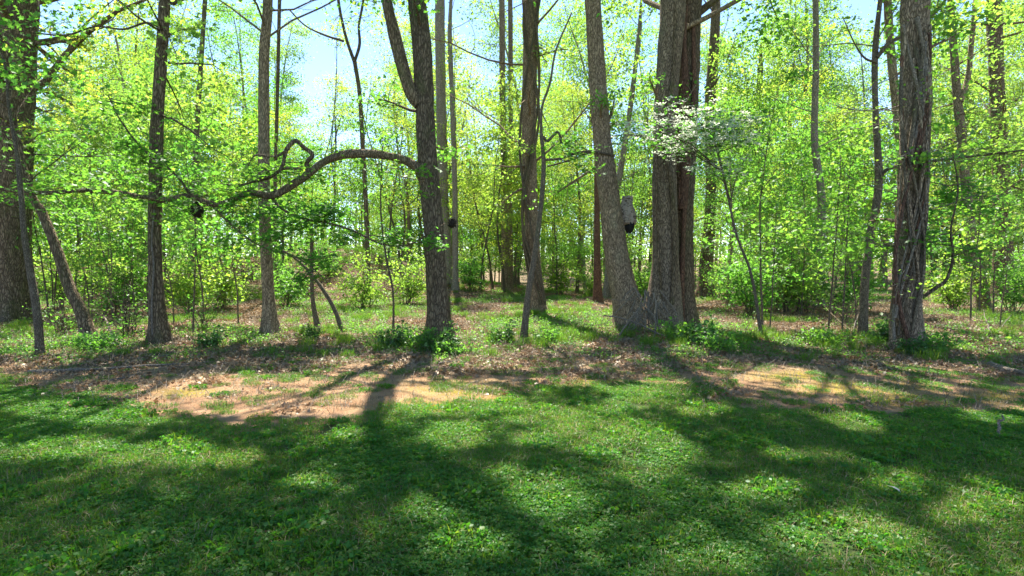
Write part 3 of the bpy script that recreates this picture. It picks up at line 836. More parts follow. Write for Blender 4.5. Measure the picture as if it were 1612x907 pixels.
# ------------------------------------------------------------------ the trees behind
def proto(kind, seed, H, rt, z0, n1, L, per, size, spread, bark, leaf, elev, shape=DIAMOND):
    rng = np.random.default_rng(seed)
    p = [np.zeros(3)]
    d = np.array([0, 0, 1.0])
    n = 12
    for k in range(n):
        d = d + np.append(rng.normal(0, .07, 2), .12); d /= np.linalg.norm(d)
        p.append(p[-1] + d * H / n)
    p = np.array(p); p[0, 2] = -.25
    r = rt * (1 - .88 * np.linspace(0, 1, n + 1) ** 1.1); r[0] *= 1.25
    sm = spline(np.column_stack([p, r]), 40)
    g, gl = Geo(), Geo()
    tube(g, sm[:, :3], sm[:, 3], 9, lump=.15, seed=seed, bark=.006 if rt > .09 else 0)
    zs = z0 + (H * .97 - z0) * np.sort(rng.random(n1)) ** .9
    tips = limbs(g, sm, zs, lambda z: L * (1.1 - .7 * (z - z0) / (H - z0)), rng, elev)
    leaves(gl, scatter_in(tips, per, spread, rng), size, .9, shape, rng)
    return g.mesh("trunk", bark), gl.mesh("crown", leaf, False)


def place(name, label, cat, meshes, x, y, rot, s, group, names=("trunk", "crown")):
    o = thing(name, label, cat, (x, y, float(height(x, y))), group)
    o.rotation_euler = (0, 0, rot); o.scale = (s, s, s)
    for nm, me in zip(names, meshes):
        link(nm, me, o)
    return o


CANOPY = [proto("c", 100 + k, 19, .17, 4.5 - k % 2, 36, 3.4, 19, .125, .44, [BARK_GREY, BARK_THIN, BARK_PALE, BARK_DARK][k % 4], [LEAF_SPRING, LEAF_YELLOW, LEAF_SPRING, LEAF_GREEN, LEAF_SPRING][k % 5], (5, 45)) for k in range(5)]
UNDER = [proto("u", 200 + k, 8.5, .055, 1.0, 34, 2.2, 16, .095, .29, [BARK_THIN, BARK_GREY][k % 2], [LEAF_SPRING, LEAF_GREEN, LEAF_GREEN, LEAF_SPRING, LEAF_YELLOW][k % 5], (-5, 30)) for k in range(5)]
SPARSE = [proto("s", 300 + k, 17, .10, 4, 24, 2.6, 5, .13, .38, BARK_THIN, LEAF_YELLOW, (15, 60)) for k in range(3)]
rp = np.random.default_rng(55)


def gap(px):                                             # less foliage where the photo shows sky between the trunks
    return (455 < px < 640) or (725 < px < 785) or (1300 < px < 1345)


cols = [95, 122, 150, 178, 205, 340, 372, 455, 520, 612, 642, 738, 762, 776, 872, 892, 908, 922, 1006, 1022, 1145, 1166, 1215, 1232, 1250, 1262, 1316, 1336, 1352, 1470, 1490, 1595]
taken = []
for k, px in enumerate(cols):
    d = float(rp.uniform(27, 48))
    x = (px - CX) / F * d
    place("slender_tree", "slender tree among many alike deep in the sunlit woods", "tree", SPARSE[k % 3] if gap(px) or k % 3 == 0 else CANOPY[k % 5], x, d, rp.uniform(0, 6.3), rp.uniform(.5, .6) * d / 30, "slender trees deep in the woods")
    taken.append((x, d))
for k in range(75):                                      # farther canopy trees
    d = float(rp.uniform(36, 78)); px = float(rp.uniform(-140, 1750))
    x = (px - CX) / F * d
    place("slender_tree", "slender tree among many alike deep in the sunlit woods", "tree", SPARSE[k % 3] if gap(px) and d < 65 else CANOPY[k % 5], x, d, rp.uniform(0, 6.3), rp.uniform(.85, 1.2) * np.interp(d, [36, 50, 78], [.95, 1.2, 1.45]), "slender trees deep in the woods")
for k in range(40):                                      # thin poles in the middle distance
    d = float(rp.uniform(24, 52)); px = float(rp.uniform(10, 1610))
    place("slender_tree", "slender tree", "tree", SPARSE[k % 3], (px - CX) / F * d, d, rp.uniform(0, 6.3), rp.uniform(.45, .62) * d / 26, "slender trees deep in the woods")
n = 0
while n < 78:                                            # understory
    d = float(rp.uniform(20, 50)); px = float(rp.uniform(-120, 1730))
    if gap(px) and rp.random() < .75: continue
    if d < 24 and 430 < px < 1130: continue
    if px > 1120 and d < 32 and rp.random() < .6: continue
    x = (px - CX) / F * d
    place("understory_tree", "young leafy understory tree among many alike between the trunks", "tree", UNDER[n % 5], x, d, rp.uniform(0, 6.3), rp.uniform(.6, 1.15), "young leafy trees between the trunks")
    n += 1

WHIP = [proto("w", 350 + k, 4.6, .02, 1.2, 11, .8, 3, .08, .14, BARK_THIN, [LEAF_GREEN, LEAF_SPRING][k % 2], (10, 60), MAPLE) for k in range(3)]
for k in range(44):
    lo = k < 26
    d = float(rp.uniform(12.5, 19)); px = float(rp.uniform(40, 430) if lo else rp.uniform(1150, 1600))
    place("thin_sapling", "thin sapling", "sapling", WHIP[k % 3], (px - CX) / F * d, d, rp.uniform(0, 6.3), rp.uniform(.6, 1.3), "thin saplings in the thickets")

for k in range(26):                                      # leafy young trees behind the bank and the clearing
    d = float(rp.uniform(36, 54)); px = float(rp.uniform(440, 1010))
    place("understory_tree", "young leafy tree", "tree", UNDER[k % 5], (px - CX) / F * d, d, rp.uniform(0, 6.3), rp.uniform(.8, 1.25), "young leafy trees between the trunks")

# a far wood that closes the view
rng = np.random.default_rng(77)
fw = thing("far_woods", "far hazy mass of woodland closing the view behind the trees", "woodland", (0, 0, 0)); fw["kind"] = "stuff"
gl, gt = Geo(), Geo()
N = 4400
fx = rng.uniform(-130, 130, N); fy = rng.uniform(80, 125, N)
fz = height(fx, fy) + rng.random(N) ** 1.2 * 17 * (.6 + .9 * noise2(fx, fy * 0, .09, 9))
c = scatter_in(np.stack([fx, fy, fz], 1), 26, 1.5, rng, .7)
leaves(gl, c, .42, .1, DIAMOND, rng)
fx = rng.uniform(-130, 130, 1500); fy = rng.uniform(62, 120, 1500)
c = scatter_in(np.stack([fx, fy, height(fx, fy) + rng.random(1500) * 5], 1), 26, 1.5, rng, .6)
leaves(gl, c, .36, .1, DIAMOND, rng)
for k in range(160):
    x, y = rng.uniform(-120, 120), rng.uniform(70, 120)
    q, rq = bough((x, y, float(height(x, y)) - .3), (0, 0, 1), rng.uniform(12, 22), rng.uniform(.10, .26), rng, 6, .04, .1)
    tube(gt, q, rq, 5)
link("foliage", gl.mesh("foliage", LEAF_SPRING, False), fw)
link("trunk_mass", gt.mesh("trunk_mass", BARK_GREY), fw)["kind"] = "stuff"

# ------------------------------------------------------------------ shrubs
def shrub_mesh(seed, leaf, W=1.0, H=1.2, stems=9, per=9, size=.07, shape=DIAMOND, spread=.12):
    rng = np.random.default_rng(seed)
    gs, gl = Geo(), Geo()
    tips = []
    for k in range(stems):
        a = rng.uniform(0, 6.3); lean = rng.uniform(.1, .8)
        q, rq = bough((rng.normal(0, .06), rng.normal(0, .06), -.05), (math.cos(a) * lean * W / H, math.sin(a) * lean * W / H, 1), H * rng.uniform(.7, 1.15), .012, rng, 8, .13, -.02)
        tube(gs, q, rq, 4, cap=False)
        for s in range(8):
            j = int(rng.integers(2, 8))
            q2, r2 = bough(q[j], rng.normal(0, 1, 3) * np.array([1, 1, .35]) + np.array([0, 0, .15]), W * rng.uniform(.2, .5), .005, rng, 5, .2, 0)
            tube(gs, q2, r2, 3, cap=False)
            tips += [q2[2], q2[3], q2[4]]
    leaves(gl, scatter_in(np.array(tips), per, spread, rng), size, 1.0, shape, rng)
    return gs.mesh("stem", BARK_THIN), gl.mesh("foliage", leaf, False)


SHRUBS = [shrub_mesh(400 + k, [LEAF_SPRING, LEAF_SPRING, LEAF_GREEN, LEAF_GREEN][k], 1.0, 1.25) for k in range(4)]
BARE = [shrub_mesh(420 + k, LEAF_GREEN, 1.0, 1.1, 12, 1, .06) for k in range(2)]
HERB = [shrub_mesh(430 + k, [LEAF_GREEN, LEAF_DEEP][k], .45, .42, 10, 4, .06, OVAL, .05) for k in range(2)]
BUSH = [  # px, depth, size, mesh, label
    (1245, 17.5, 2.1, 0, "widest bright bush around the foot of the pale whitish trunk"),
    (1330, 17.5, 1.3, 2, "rounded bush left of the slender forked stem"),
    (1180, 16.5, 1.5, 3, "loose bush filling the gap left of the widest bright bush"),
    (1500, 18.5, 1.3, 1, "bush behind the shaggy right trunk"),
    (1590, 18.0, 1.4, 3, "bush cut off by the right edge of the picture"),
    (300, 17.0, 1.5, 1, "bright bush behind the straight dark trunk with the pale vine"),
    (345, 19.0, 1.6, 0, "bush between the two straight left trunks"),
    (195, 17.5, 1.5, 3, "bush in the tangle right of the bow-bent tree"),
    (90, 18.5, 1.7, 1, "sunny bush between the thick left trunk and the bow-bent tree"),
    (575, 19.5, 1.4, 0, "leafy bush before the right end of the brown bank"),
    (640, 21.0, 1.4, 1, "bush just left of the dark forked tree"),
    (450, 20.0, 1.3, 2, "darkest bush in front of the brown bank"),
    (885, 27.0, 1.5, 1, "low bright bush between the vine-clad trunk and the leaning trunk"),
    (745, 30.0, 1.5, 1, "sunny bush right of the slim pale trunks"),
    (1015, 24.0, 1.5, 0, "bush seen through the gap between leaning and twin trunks"),
    (1145, 21.0, 1.3, 1, "bush close behind the vine-hung trunk right of the twin trunk"),
]
for px, d, s, k, lab in BUSH:
    x = (px - CX) / F * d
    place("bush", lab, "bush", SHRUBS[k], x, d, rp.uniform(0, 6.3), s, "bushes", ("stem", "foliage"))
for k in range(46):
    d = float(rp.uniform(22, 44)); px = float(rp.uniform(-120, 1730))
    if 500 < px < 1130 and d < 26: continue
    x = (px - CX) / F * d
    place("undergrowth_bush", "small leafy bush among many alike on the woodland floor", "bush", SHRUBS[k % 4], x, d, rp.uniform(0, 6.3), rp.uniform(.7, 1.5), "small bushes on the woodland floor", ("stem", "foliage"))
TWIGGY = [(1270, 495, 1.1, "twiggy half-bare bush left of the slender forked stem's foot"), (1190, 490, 1.2, "twiggy tangle below the dogwood stem"), (1500, 490, .9, "thin twiggy bush right of the shaggy trunk's foot"),
          (205, 530, 1.1, "bare tangle of twigs between the bow-bent tree and the dark trunk"), (320, 520, .9, "low bare thicket right of the dark trunk with the pale vine"), (95, 530, .9, "thin bare thicket at the foot of the thin dark sapling"),
          (1330, 510, .8, "low dead thicket just behind the slender forked stem")]
for k, (px, py, s, lab) in enumerate(TWIGGY):
    w = on_ground(px, py)
    place("twiggy_bush", lab, "bush", BARE[k % 2], w[0], w[1], rp.uniform(0, 6.3), s, "twiggy bushes", ("stem", "foliage"))
HERBS = [(655, 545, 1.0, "weed clump at the left foot of the forked dark tree"), (690, 556, 1.1, "leafy weed right under the forked dark tree"), (715, 560, .8, "pale weed at the right foot of the forked dark tree"), (620, 548, 1.0, "grassy weed clump left of the forked dark tree"),
         (1075, 540, 1.2, "dark weed patch at the right foot of the twin trunk"), (1110, 545, 1.2, "weed clump a step right of the twin trunk"), (1130, 552, 1.0, "outermost weed clump right of the twin trunk"),
         (1400, 540, 1.0, "weed between the slender forked stem and shaggy trunk"), (1470, 556, 1.1, "round weed clump right under the shaggy trunk"), (1440, 560, .8, "weed before the shaggy trunk's foot"), (1300, 545, 1.0, "weed clump left of the slender forked stem"),
         (790, 540, .9, "weed left of the snapped leaning stem"), (860, 540, .8, "weed right of the snapped leaning stem"), (490, 535, .7, "weed between the two small saplings' feet"), (160, 552, 1.0, "weed at the foot of the bow-bent tree"), (330, 548, .8, "weed right of the dark trunk with pale vine")]
for k, (px, py, s, lab) in enumerate(HERBS):
    w = on_ground(px, py)
    place("weed", lab, "weed", HERB[k % 2], w[0], w[1], rp.uniform(0, 6.3), s, "weeds at the wood's edge", ("stem", "foliage"))

# ------------------------------------------------------------------ fallen wood and odd things
def fallen(label, pts, w, lift=.03, mat=DEADWOOD, name="fallen_branch", cat="branch", z=None, twigs=0):
    w0 = [on_ground(x, y) for x, y in pts]
    base = w0[0]
    P = np.array(w0) - base
    P[:, 2] += lift if z is None else np.array(z)
    sm = spline(P, 26)
    rngf = np.random.default_rng(int(pts[0][0] * 7 + pts[0][1]))
    sm += np.cumsum(rngf.normal(0, .008, sm.shape), 0) * np.array([1, 1, .3])
    g = Geo()
    tube(g, sm, np.linspace(w, w * .35, 26), 8, lump=.3, bark=w * .15, freq=40, seed=int(pts[0][0]))
    for k in range(twigs):
        i = int(rngf.integers(6, 24))
        q, rq = bough(sm[i], rngf.normal(0, 1, 3) * np.array([1, 1, .4]) + np.array([0, 0, .25]), rngf.uniform(.2, .5), w * .3, rngf, 5, .25, 0)
        tube(g, q, rq, 4)
    o = link(name, g.mesh(name, mat))
    o.location = base
    return tag(o, label, cat, "fallen branches")


fallen("long pale fallen pole lying before the bow-bent tree", [(45, 590), (130, 586), (200, 581), (330, 572)], .03)
fallen("pale curved fallen branch sloping down right of the bow-bent tree", [(165, 522), (180, 542), (200, 556), (216, 566)], .022, z=[.35, .15, .04, .02])
fallen("short forked stick at the left lawn edge", [(160, 605), (195, 599), (225, 588)], .016, twigs=2)
fallen("thin fallen branch by the foot of the dark trunk with pale vine", [(250, 565), (290, 556), (340, 548)], .018, twigs=3)
fallen("dead branch propped up against the tangle left of the dark trunk", [(163, 507), (180, 480), (207, 452)], .045, BARK_DARK and .03, BARK_DARK, z=[.05, .5, 1.2], twigs=4)
fallen("thin log along the far edge of the clearing", [(715, 467), (760, 465), (810, 464)], .06, mat=BARK_DARK)
fallen("dark dead branch slanting down left of the slender forked stem", [(1265, 478), (1300, 505), (1330, 522), (1356, 538)], .03, mat=BARK_DARK, z=[.7, .35, .15, .03], twigs=4)
fallen("white forked dead twig standing before the slender forked stem", [(1340, 532), (1346, 520), (1352, 512), (1366, 505)], .014, z=[.02, .22, .4, .45], twigs=3)
fallen("sunlit fallen log by the lower right edge of the woods", [(1560, 577), (1590, 586), (1640, 596)], .05)
fallen("broken stick standing in litter right of the shaggy trunk", [(1562, 530), (1556, 520), (1550, 512)], .02, z=[.0, .15, .4])
fallen("slanted dead stick leaning at the right edge litter", [(1566, 528), (1577, 521), (1590, 514)], .018, z=[.0, .1, .3])
fallen("fallen branch across the litter right of the shaggy trunk", [(1475, 512), (1510, 522), (1550, 530)], .022, twigs=3)
fallen("small brown stump stick alone in the right lawn", [(1575, 692), (1577, 686), (1577, 680)], .016, z=[0, .08, .16])
fallen("stick on the dirt below the shaggy trunk", [(1355, 598), (1372, 605)], .008)
fallen("low branch lying in leaves right of the forked dark tree", [(745, 505), (790, 507), (835, 500)], .02, mat=BARK_DARK, twigs=2)
fallen("dead bough in the litter before the slim straight grey trunk", [(345, 560), (400, 552), (470, 556)], .024, mat=BARK_DARK, twigs=4)
fallen("crooked stick in the litter below the forked dark tree", [(690, 575), (720, 571), (745, 573)], .012)
fallen("pale rail-like log far behind the slender forked stem", [(1325, 490), (1350, 489)], .05)

pile_base = on_ground(1020, 535)
pile = thing("brush_pile", "tangled heap of dead sticks wedged between leaning and twin trunks", "brush pile", pile_base)
rng = np.random.default_rng(91)
for k in range(34):
    g = Geo()
    x0 = at(rng.uniform(995, 1045), rng.uniform(452, 495), 12.7 + rng.uniform(-.4, .2)) - pile_base
    a = rng.normal(-.2, .7)
    q, rq = bough(x0, (math.sin(a), rng.uniform(-.7, .1), -1.0), rng.uniform(.6, 1.2), rng.uniform(.012, .028), rng, 8, .16, .02)
    q[:, 2] = np.maximum(q[:, 2], .02 + rng.uniform(0, .12))
    tube(g, q, rq, 5)
    link("stick", g.mesh("stick", DEADWOOD), pile)
for pts, w in (([(1060, 558), (1035, 525), (1010, 512), (975, 500), (950, 497)], .022), ([(1030, 535), (1032, 505), (1020, 485), (1015, 470)], .02), ([(975, 528), (990, 505), (1002, 490)], .018)):
    P = np.array([at(x, y, 11.6) for x, y in pts]) - pile_base
    P[:, 2] = np.maximum(P[:, 2], .03)
    g = Geo(); tube(g, spline(P, 24), np.linspace(w, w * .5, 24), 7, lump=.3)
    link("stick", g.mesh("stick", DEADWOOD), pile)

# camouflage cloth hanging between the trunks
m, t, out = nt("camouflage_cloth")
v = mapping(t, (1, 1, 1.5))
n1 = tex(t, "Noise", 5, v, Detail=2.0, Roughness=.5); n2 = tex(t, "Noise", 9, v, Detail=2.0)
cc = ramp(t, n1.outputs[0], [(.0, (.24, .19, .145)), (.44, (.31, .26, .205)), (.56, (.09, .065, .04)), (.60, (.28, .235, .185)), (.7, (.15, .115, .075))])
cc.node.color_ramp.interpolation = 'CONSTANT'
p = t.nodes.new("ShaderNodeBsdfPrincipled"); p.inputs["Roughness"].default_value = .85
t.links.new(cc, p.inputs["Base Color"]); t.links.new(p.outputs[0], out.inputs[0])
CAMO = m
BLACK = plain_mat("black_fabric", (.008, .008, .009), (.02, .02, .021), 20, .7)
STRAP = plain_mat("strap", (.10, .085, .06), (.16, .14, .10), 40, .8)
D = 14.1
cb = at(989, 362, D)
bag = thing("camouflage_cover", "camouflage cloth cover with black underside hanging between leaning and twin trunks", "cover", cb)
bag.scale = (.85, .85, .95)
th = np.linspace(0, 2 * math.pi, 40, endpoint=False)
prof = [(0.12, .17, .15), (.17, .20, .18), (.22, .23, .20), (.36, .22, .19), (.48, .20, .16), (.60, .17, .13), (.70, .155, .10), (.80, .15, .08), (.86, .15, .06)]
rows = []
for z, rx, ry in prof:
    k = 1 + (.22 * np.sin(3 * th + z * 6) + .12 * np.sin(7 * th + z * 4)) * (1 - z * .5) + .07 * np.sin(11 * th - z * 7)
    rows.append(np.stack([np.cos(th) * rx * k - .05 * math.sin(z * 3.4), np.sin(th) * ry * k, np.full(40, z) + .02 * np.sin(3 * th)], 1))
rows = np.array(rows)
g = Geo()
i = np.arange(len(prof) - 1)[:, None] * 40; j = np.arange(40)[None]; j2 = (j + 1) % 40
g.add(rows.reshape(-1, 3), np.stack([i + j, i + j2, i + 40 + j2, i + 40 + j], -1).reshape(-1, 4))
cl = link("cloth", g.mesh("cloth", CAMO), bag)
sol = cl.modifiers.new("thickness", 'SOLIDIFY'); sol.thickness = .012
g = Geo()
u = np.linspace(-.95, .55, 9)
tube(g, np.stack([.03 + .02 * u, 0 * u, .10 + .19 * u], 1), .15 * np.sqrt(np.maximum(1 - (u * .95) ** 2, .02)), 22, lump=.25, seed=3)
link("underside", g.mesh("underside", BLACK), bag)
for sx in (-.09, .09):
    g = Geo()
    tube(g, np.array([[sx, 0, .84], [sx * 1.4, .05, 1.3], [sx * 2.4, .12, 1.9]]), [.009] * 3, 6)
    link("strap", g.mesh("strap", STRAP), bag)

# two dark clumps caught on twigs
for px, py, d, s, lab in ((712, 351, 11.6, .075, "small black leaf clump on a twig right of the dark forked tree"), (310, 331, 11.0, .10, "round dark leaf nest hanging under the long bough")):
    rng = np.random.default_rng(px)
    g = Geo()
    uu = np.linspace(-.97, .97, 12)
    tube(g, np.stack([0 * uu, 0 * uu, uu * s * 1.25], 1), s * np.sqrt(1 - uu ** 2), 14, lump=.7, seed=px)
    c = rng.normal(0, 1, (60, 3)); c /= np.linalg.norm(c, axis=1, keepdims=True)
    leaves(g, c * s * np.array([1, 1, 1.25]), s * .7, 0, MAPLE, rng)
    o = link("leaf_nest", g.mesh("leaf_nest", NEST)); o.location = at(px, py, d)
    tag(o, lab, "leaf nest")

# ------------------------------------------------------------------ ground cover (instanced, nobody could count it)
def scatter_stuff(name, label, cat, protos, pos, rot, scl, idx):
    me = bpy.data.meshes.new(name)
    me.vertices.add(len(pos)); me.vertices.foreach_set("co", pos.astype(np.float32).ravel())
    for nm, ty, key, val in (("rot", 'FLOAT_VECTOR', "vector", rot), ("scl", 'FLOAT', "value", scl), ("idx", 'INT', "value", idx)):
        a = me.attributes.new(nm, ty, 'POINT'); a.data.foreach_set(key, np.asarray(val).ravel().astype(np.int32 if ty == 'INT' else np.float32))
    coll = bpy.data.collections.new(name + "_patches")
    for k, pm in enumerate(protos):
        coll.objects.link(bpy.data.objects.new(f"{name}_patch_{k:02d}", pm))
    ng = bpy.data.node_groups.new(name, 'GeometryNodeTree')
    ng.interface.new_socket("Geometry", in_out='INPUT', socket_type='NodeSocketGeometry')
    ng.interface.new_socket("Geometry", in_out='OUTPUT', socket_type='NodeSocketGeometry')
    N = ng.nodes; K = ng.links
    gi, go = N.new("NodeGroupInput"), N.new("NodeGroupOutput")
    ci = N.new("GeometryNodeCollectionInfo"); ci.inputs["Collection"].default_value = coll
    ci.inputs["Separate Children"].default_value = True; ci.inputs["Reset Children"].default_value = True
    ip = N.new("GeometryNodeInstanceOnPoints"); ip.inputs["Pick Instance"].default_value = True

    def attr(nm, ty):
        a = N.new("GeometryNodeInputNamedAttribute"); a.data_type = ty; a.inputs["Name"].default_value = nm
        return a.outputs["Attribute"]
    e2r = N.new("FunctionNodeEulerToRotation")
    K.new(attr("rot", 'FLOAT_VECTOR'), e2r.inputs[0])
    K.new(gi.outputs[0], ip.inputs["Points"]); K.new(ci.outputs[0], ip.inputs["Instance"])
    K.new(attr("idx", 'INT'), ip.inputs["Instance Index"]); K.new(e2r.outputs[0], ip.inputs["Rotation"]); K.new(attr("scl", 'FLOAT'), ip.inputs["Scale"])
    K.new(ip.outputs[0], go.inputs[0])
    o = link(name, me)
    o.modifiers.new("scatter", 'NODES').node_group = ng
    return tag(o, label, cat, kind="stuff")


def blades(g, n, rad, rng, L=(.03, .08), w=.0035, lean=.5):
    a = rng.uniform(0, 6.3, n); rr = rad * np.sqrt(rng.random(n))
    base = np.stack([rr * np.cos(a), rr * np.sin(a), np.full(n, -.004)], 1)
    th = rng.uniform(0, 6.3, n); ln = rng.uniform(*L, n); le = rng.uniform(.1, 1, n) * lean
    dirh = np.stack([np.cos(th), np.sin(th), 0 * th], 1); side = np.stack([-np.sin(th), np.cos(th), 0 * th], 1)
    mid = base + dirh * (ln * le * .35)[:, None] + np.array([0, 0, 1]) * (ln * .6)[:, None]
    tip = base + dirh * (ln * le)[:, None] + np.array([0, 0, 1]) * (ln * (1 - .35 * le))[:, None]
    ww = w * rng.uniform(.7, 1.4, n)[:, None]
    v = np.stack([base - side * ww * .6, base + side * ww * .6, mid + side * ww * .5, mid - side * ww * .5, tip], 1)
    k = np.arange(n)[:, None] * 5
    g.add(v.reshape(-1, 3), np.concatenate([k + np.array([[0, 1, 2, 3]])]), k + np.array([[3, 2, 4]]))


def merge(parts):
    """Several Geo with their own material -> one patch mesh."""
    V, polys, mats, mi, off = [], [], [], [], 0
    G = Geo()
    cnt_q, cnt_t = [], []
    for k, (gg, mt) in enumerate(parts):
        G.add(np.concatenate(gg.v), np.concatenate(gg.q) if gg.q else None, np.concatenate(gg.t) if gg.t else None)
        cnt_q.append((sum(len(x) for x in gg.q), k)); cnt_t.append((sum(len(x) for x in gg.t), k))
    me = G.mesh("patch", None, False)
    for _, mt in parts:
        me.materials.append(mt)
    idx = np.concatenate([np.full(c, k) for c, k in cnt_q] + [np.full(c, k) for c, k in cnt_t]).astype(np.int32)
    me.polygons.foreach_set("material_index", idx)
    return me


def clover_leaves(g, n, rad, rng, size=(.009, .018), h=(.008, .04), flat=1.5):
    a = rng.uniform(0, 6.3, n); rr = rad * np.sqrt(rng.random(n))
    c = np.stack([rr * np.cos(a), rr * np.sin(a), rng.uniform(*h, n)], 1)
    tri = np.repeat(c, 3, 0)
    sz = np.repeat(rng.uniform(*size, n), 3)
    ang = np.tile(np.array([0, 2.09, 4.19]), n) + np.repeat(rng.uniform(0, 6.3, n), 3)
    tri = tri + np.stack([np.cos(ang), np.sin(ang), 0 * ang], 1) * (sz * .55)[:, None]
    leaves(g, tri, sz, flat, DIAMOND, rng, width=1.35)


PATCH = []
for k in range(4):                                       # clover
    rng = np.random.default_rng(500 + k); a, b_, c_ = Geo(), Geo(), Geo()
    clover_leaves(a, 170, .16, rng); blades(b_, 26, .16, rng, (.025, .06)); blades(c_, 10, .16, rng, (.03, .07), .0022, 2.2)
    PATCH.append(merge([(a, CLOVER), (b_, BLADE), (c_, THATCH)]))
for k in range(4):                                       # grass with dry strands
    rng = np.random.default_rng(520 + k); a, b_, c_ = Geo(), Geo(), Geo()
    clover_leaves(a, 45, .15, rng); blades(b_, 150, .15, rng, (.03, .075), .003, .8); blades(c_, 45, .16, rng, (.03, .08), .0022, 2.4)
    PATCH.append(merge([(a, CLOVER), (b_, BLADE), (c_, THATCH)]))
for k in range(2):                                       # broad-leaved rosettes
    rng = np.random.default_rng(540 + k); a, b_ = Geo(), Geo()
    clover_leaves(a, 60, .13, rng, (.016, .03), (.015, .06), 1.0); blades(b_, 60, .12, rng, (.05, .11), .004, .9)
    PATCH.append(merge([(a, CLOVER), (b_, BLADE)]))
rng = np.random.default_rng(600)


def field(y0, y1, half, step):
    """Jittered grid inside the camera's wedge widened by half metres."""
    P = []
    for y in np.arange(y0, y1, step):
        w = y * .93 + half
        x = np.arange(-w, w, step)
        P.append(np.stack([x + rng.uniform(-.5, .5, len(x)) * step, np.full(len(x), y) + rng.uniform(-.5, .5, len(x)) * step], 1))
    return np.concatenate(P)


P = field(2.1, 10.5, .8, .115)
la, di, mo = zones(P[:, 0], P[:, 1])
dens = la * .96 + (1 - la) * (.10 + .3 * np.clip(noise2(P[:, 0], P[:, 1], 1.7, 21) * 4 - 2, 0, 1))
thin = noise2(P[:, 0], P[:, 1], 2.3, 22)
dens *= np.where(thin < .30, .4, 1)
keep = rng.random(len(P)) < dens
P = P[keep]; thin = thin[keep]; la = la[keep]
n = len(P)
typ = noise2(P[:, 0], P[:, 1], .9, 23) + rng.normal(0, .12, n)
idx = np.where(typ < .5, rng.integers(0, 4, n), rng.integers(4, 8, n))
idx = np.where(rng.random(n) < .09, rng.integers(8, 10, n), idx)
pos = np.stack([P[:, 0], P[:, 1], height(P[:, 0], P[:, 1])], 1)
rot = np.stack([rng.normal(0, .05, n), rng.normal(0, .05, n), rng.uniform(0, 6.3, n)], 1)
scatter_stuff("lawn_grass", "short lawn of clover, weeds and grass with dry strands", "grass", PATCH, pos, rot, rng.uniform(.75, 1.25, n) * np.where(la > .5, 1, .75), idx)

LP = []
for k in range(4):
    rng = np.random.default_rng(560 + k); a = Geo()
    q = rng.normal(0, .16, (110, 3)); q[:, 2] = rng.uniform(.002, .03, 110); st = Geo(); blades(st, 16, .25, rng, (.06, .2), .003, 2.7)
    leaves(a, q, rng.uniform(.022, .055, 110), 1.0, [OVAL, MAPLE, OVAL, MAPLE][k], rng)
    LP.append(merge([(a, LITTER), (st, DEADWOOD)]))
for k in range(3):                                       # straw, crumbs and twigs on the bare dirt
    rng = np.random.default_rng(570 + k); a, st, tw = Geo(), Geo(), Geo()
    q = rng.normal(0, .17, (40, 3)); q[:, 2] = rng.uniform(.001, .01, 40)
    leaves(a, q, rng.uniform(.006, .018, 40), 1.2, OVAL, rng); blades(st, 60, .26, rng, (.02, .07), .0022, 2.75); blades(tw, 8, .25, rng, (.06, .16), .0035, 2.8)
    LP.append(merge([(a, LITTER), (st, THATCH), (tw, DEADWOOD)]))
rng = np.random.default_rng(610)
P = field(6.0, 30, 1.0, .30)
la, di, mo = zones(P[:, 0], P[:, 1])
dens = (1 - la) * (1 - di * .93) * np.interp(P[:, 1], [6, 14, 30], [.95, .85, .8]) * np.where(noise2(P[:, 0], P[:, 1], .8, 31) < .3, .5, 1) + la * .02
bare = di * (1 - la)
sel = rng.random(len(P))
on_dirt = (sel >= dens) & (sel < dens + bare * .95)
keep = (sel < dens) | on_dirt
P, on_dirt = P[keep], on_dirt[keep]; n = len(P)
pos = np.stack([P[:, 0], P[:, 1], height(P[:, 0], P[:, 1])], 1)
scatter_stuff("leaf_litter", "brown dead leaves strewn over the woodland floor", "leaf litter", LP, pos,
              np.stack([rng.normal(0, .05, n), rng.normal(0, .05, n), rng.uniform(0, 6.3, n)], 1), rng.uniform(.8, 1.3, n), np.where(on_dirt, rng.integers(4, 7, n), rng.integers(0, 4, n)))

UP = []
for k in range(3):                                       # low woodland herbs
    rng = np.random.default_rng(580 + k); a, b_ = Geo(), Geo()
    q = rng.normal(0, .13, (75, 3)); q[:, 2] = np.abs(rng.normal(0, .06, 75)) + .02
    leaves(a, q, rng.uniform(.025, .05, 75), 1.3, OVAL, rng); blades(b_, 30, .2, rng, (.08, .2), .004, .9)
    UP.append(merge([(a, LEAF_GREEN), (b_, BLADE)]))
for k in range(2):                                       # taller grass tufts
    rng = np.random.default_rng(590 + k); b_ = Geo()
    blades(b_, 150, .16, rng, (.10, .26), .004, .9)
    UP.append(merge([(b_, BLADE)]))
rng = np.random.default_rng(620)
P = field(9.0, 34, 1.0, .27)
px, py = to_px(np.stack([P[:, 0], P[:, 1], 0 * P[:, 0]], 1))
f = noise2(P[:, 0], P[:, 1], .45, 41) * .6 + noise2(P[:, 0], P[:, 1], 1.4, 42) * .4
dens = np.clip((f - .42) * 3.2, 0, .9) * np.interp(P[:, 1], [9, 10.5], [.2, 1])
for cx, cy_, rx, ry, a in ((880, 515, 120, 28, .95), (1100, 540, 90, 18, .95), (1380, 545, 130, 16, .8), (640, 545, 90, 14, .8), (560, 490, 110, 18, .75), (130, 550, 90, 16, .8), (30, 545, 60, 25, .8), (1560, 545, 70, 20, .6), (820, 540, 80, 14, .9)):
    dens = np.maximum(dens, a * np.clip(1.4 - np.hypot((px - cx) / rx, (py - cy_) / ry), 0, 1))
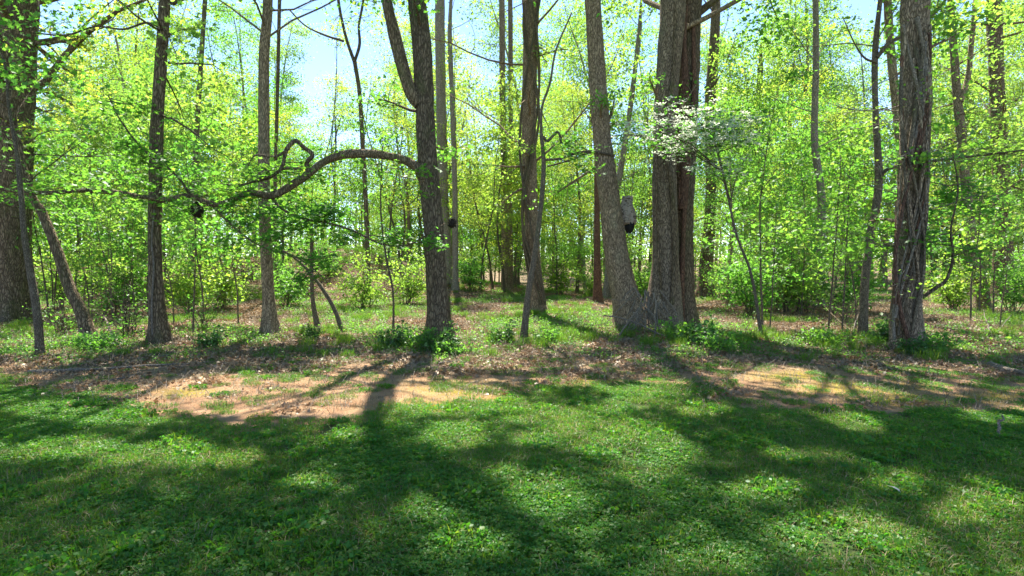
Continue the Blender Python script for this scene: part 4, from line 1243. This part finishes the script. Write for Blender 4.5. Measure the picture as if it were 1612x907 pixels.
keep = rng.random(len(P)) < dens
P = P[keep]; n = len(P)
pos = np.stack([P[:, 0], P[:, 1], height(P[:, 0], P[:, 1])], 1)
tuft = noise2(P[:, 0], P[:, 1], .8, 43) > .55
idx = np.where(tuft & (rng.random(n) < .6), rng.integers(3, 5, n), rng.integers(0, 3, n))
scatter_stuff("undergrowth", "low green herbs and grass growing through the leaf litter", "undergrowth", UP, pos,
              np.stack([rng.normal(0, .06, n), rng.normal(0, .06, n), rng.uniform(0, 6.3, n)], 1), rng.uniform(.6, 1.15, n), idx)

# one pale dead leaf on the lawn
g = Geo()
L = OVAL[0].copy(); L[:, 2] += .25 * np.abs(L[:, 0]); L = L * .085
g.add(L, None, OVAL[1])
o = link("dead_leaf", g.mesh("dead_leaf", plain_mat("pale_dead_leaf", (.38, .33, .26), (.5, .45, .37), 30)))
w = on_ground(1418, 788); o.location = (w[0], w[1], w[2] + .05); o.rotation_euler = (.35, .2, .7)
so = o.modifiers.new("thickness", 'SOLIDIFY'); so.thickness = .002
tag(o, "pale curled dead leaf lying alone on the right lawn", "dead leaf")

# ------------------------------------------------------------------ labels that count alike trees off between the ones that stand out
MARKS = [(-1e9, None), (0, "left picture edge"), (140, "bow-bent tree"), (250, "pale-vined trunk"), (420, "slim grey trunk"), (690, "dark forked tree"), (840, "vine-clad trunk"), (990, "leaning trunk"),
         (1055, "twin trunk"), (1206, "dogwood stem"), (1358, "slender forked stem"), (1430, "shaggy trunk"), (1547, "bent trunk"), (1612, "right picture edge"), (1e9, None)]
ORD = "first second third fourth fifth sixth seventh eighth ninth tenth eleventh twelfth thirteenth fourteenth fifteenth sixteenth seventeenth eighteenth nineteenth twentieth twenty-first twenty-second twenty-third twenty-fourth twenty-fifth twenty-sixth twenty-seventh twenty-eighth twenty-ninth thirtieth".split()
WORDS = {"slender_tree": "tall slender background tree", "understory_tree": "young leafy tree", "undergrowth_bush": "small woodland bush", "thin_sapling": "whip-thin sapling"}
bins = {}
for o in list(COL.objects):
    st = o.name.split(".")[0]
    if st in WORDS and o.parent is None:
        px = float(to_px(np.array([list(o.location)]))[0][0])
        k = max(i for i, (mx, _) in enumerate(MARKS) if mx <= px)
        bins.setdefault((st, k), []).append((px, o))
for (st, k), v in bins.items():
    a, b_ = MARKS[k][1], MARKS[k + 1][1]
    where = f"between {a} and {b_}" if a and b_ else (f"just past the {a or b_}")
    for i, (px, o) in enumerate(sorted(v, key=lambda q: q[0])):
        o["label"] = f"{ORD[min(i, 29)]} {WORDS[st]} from the left {where}"
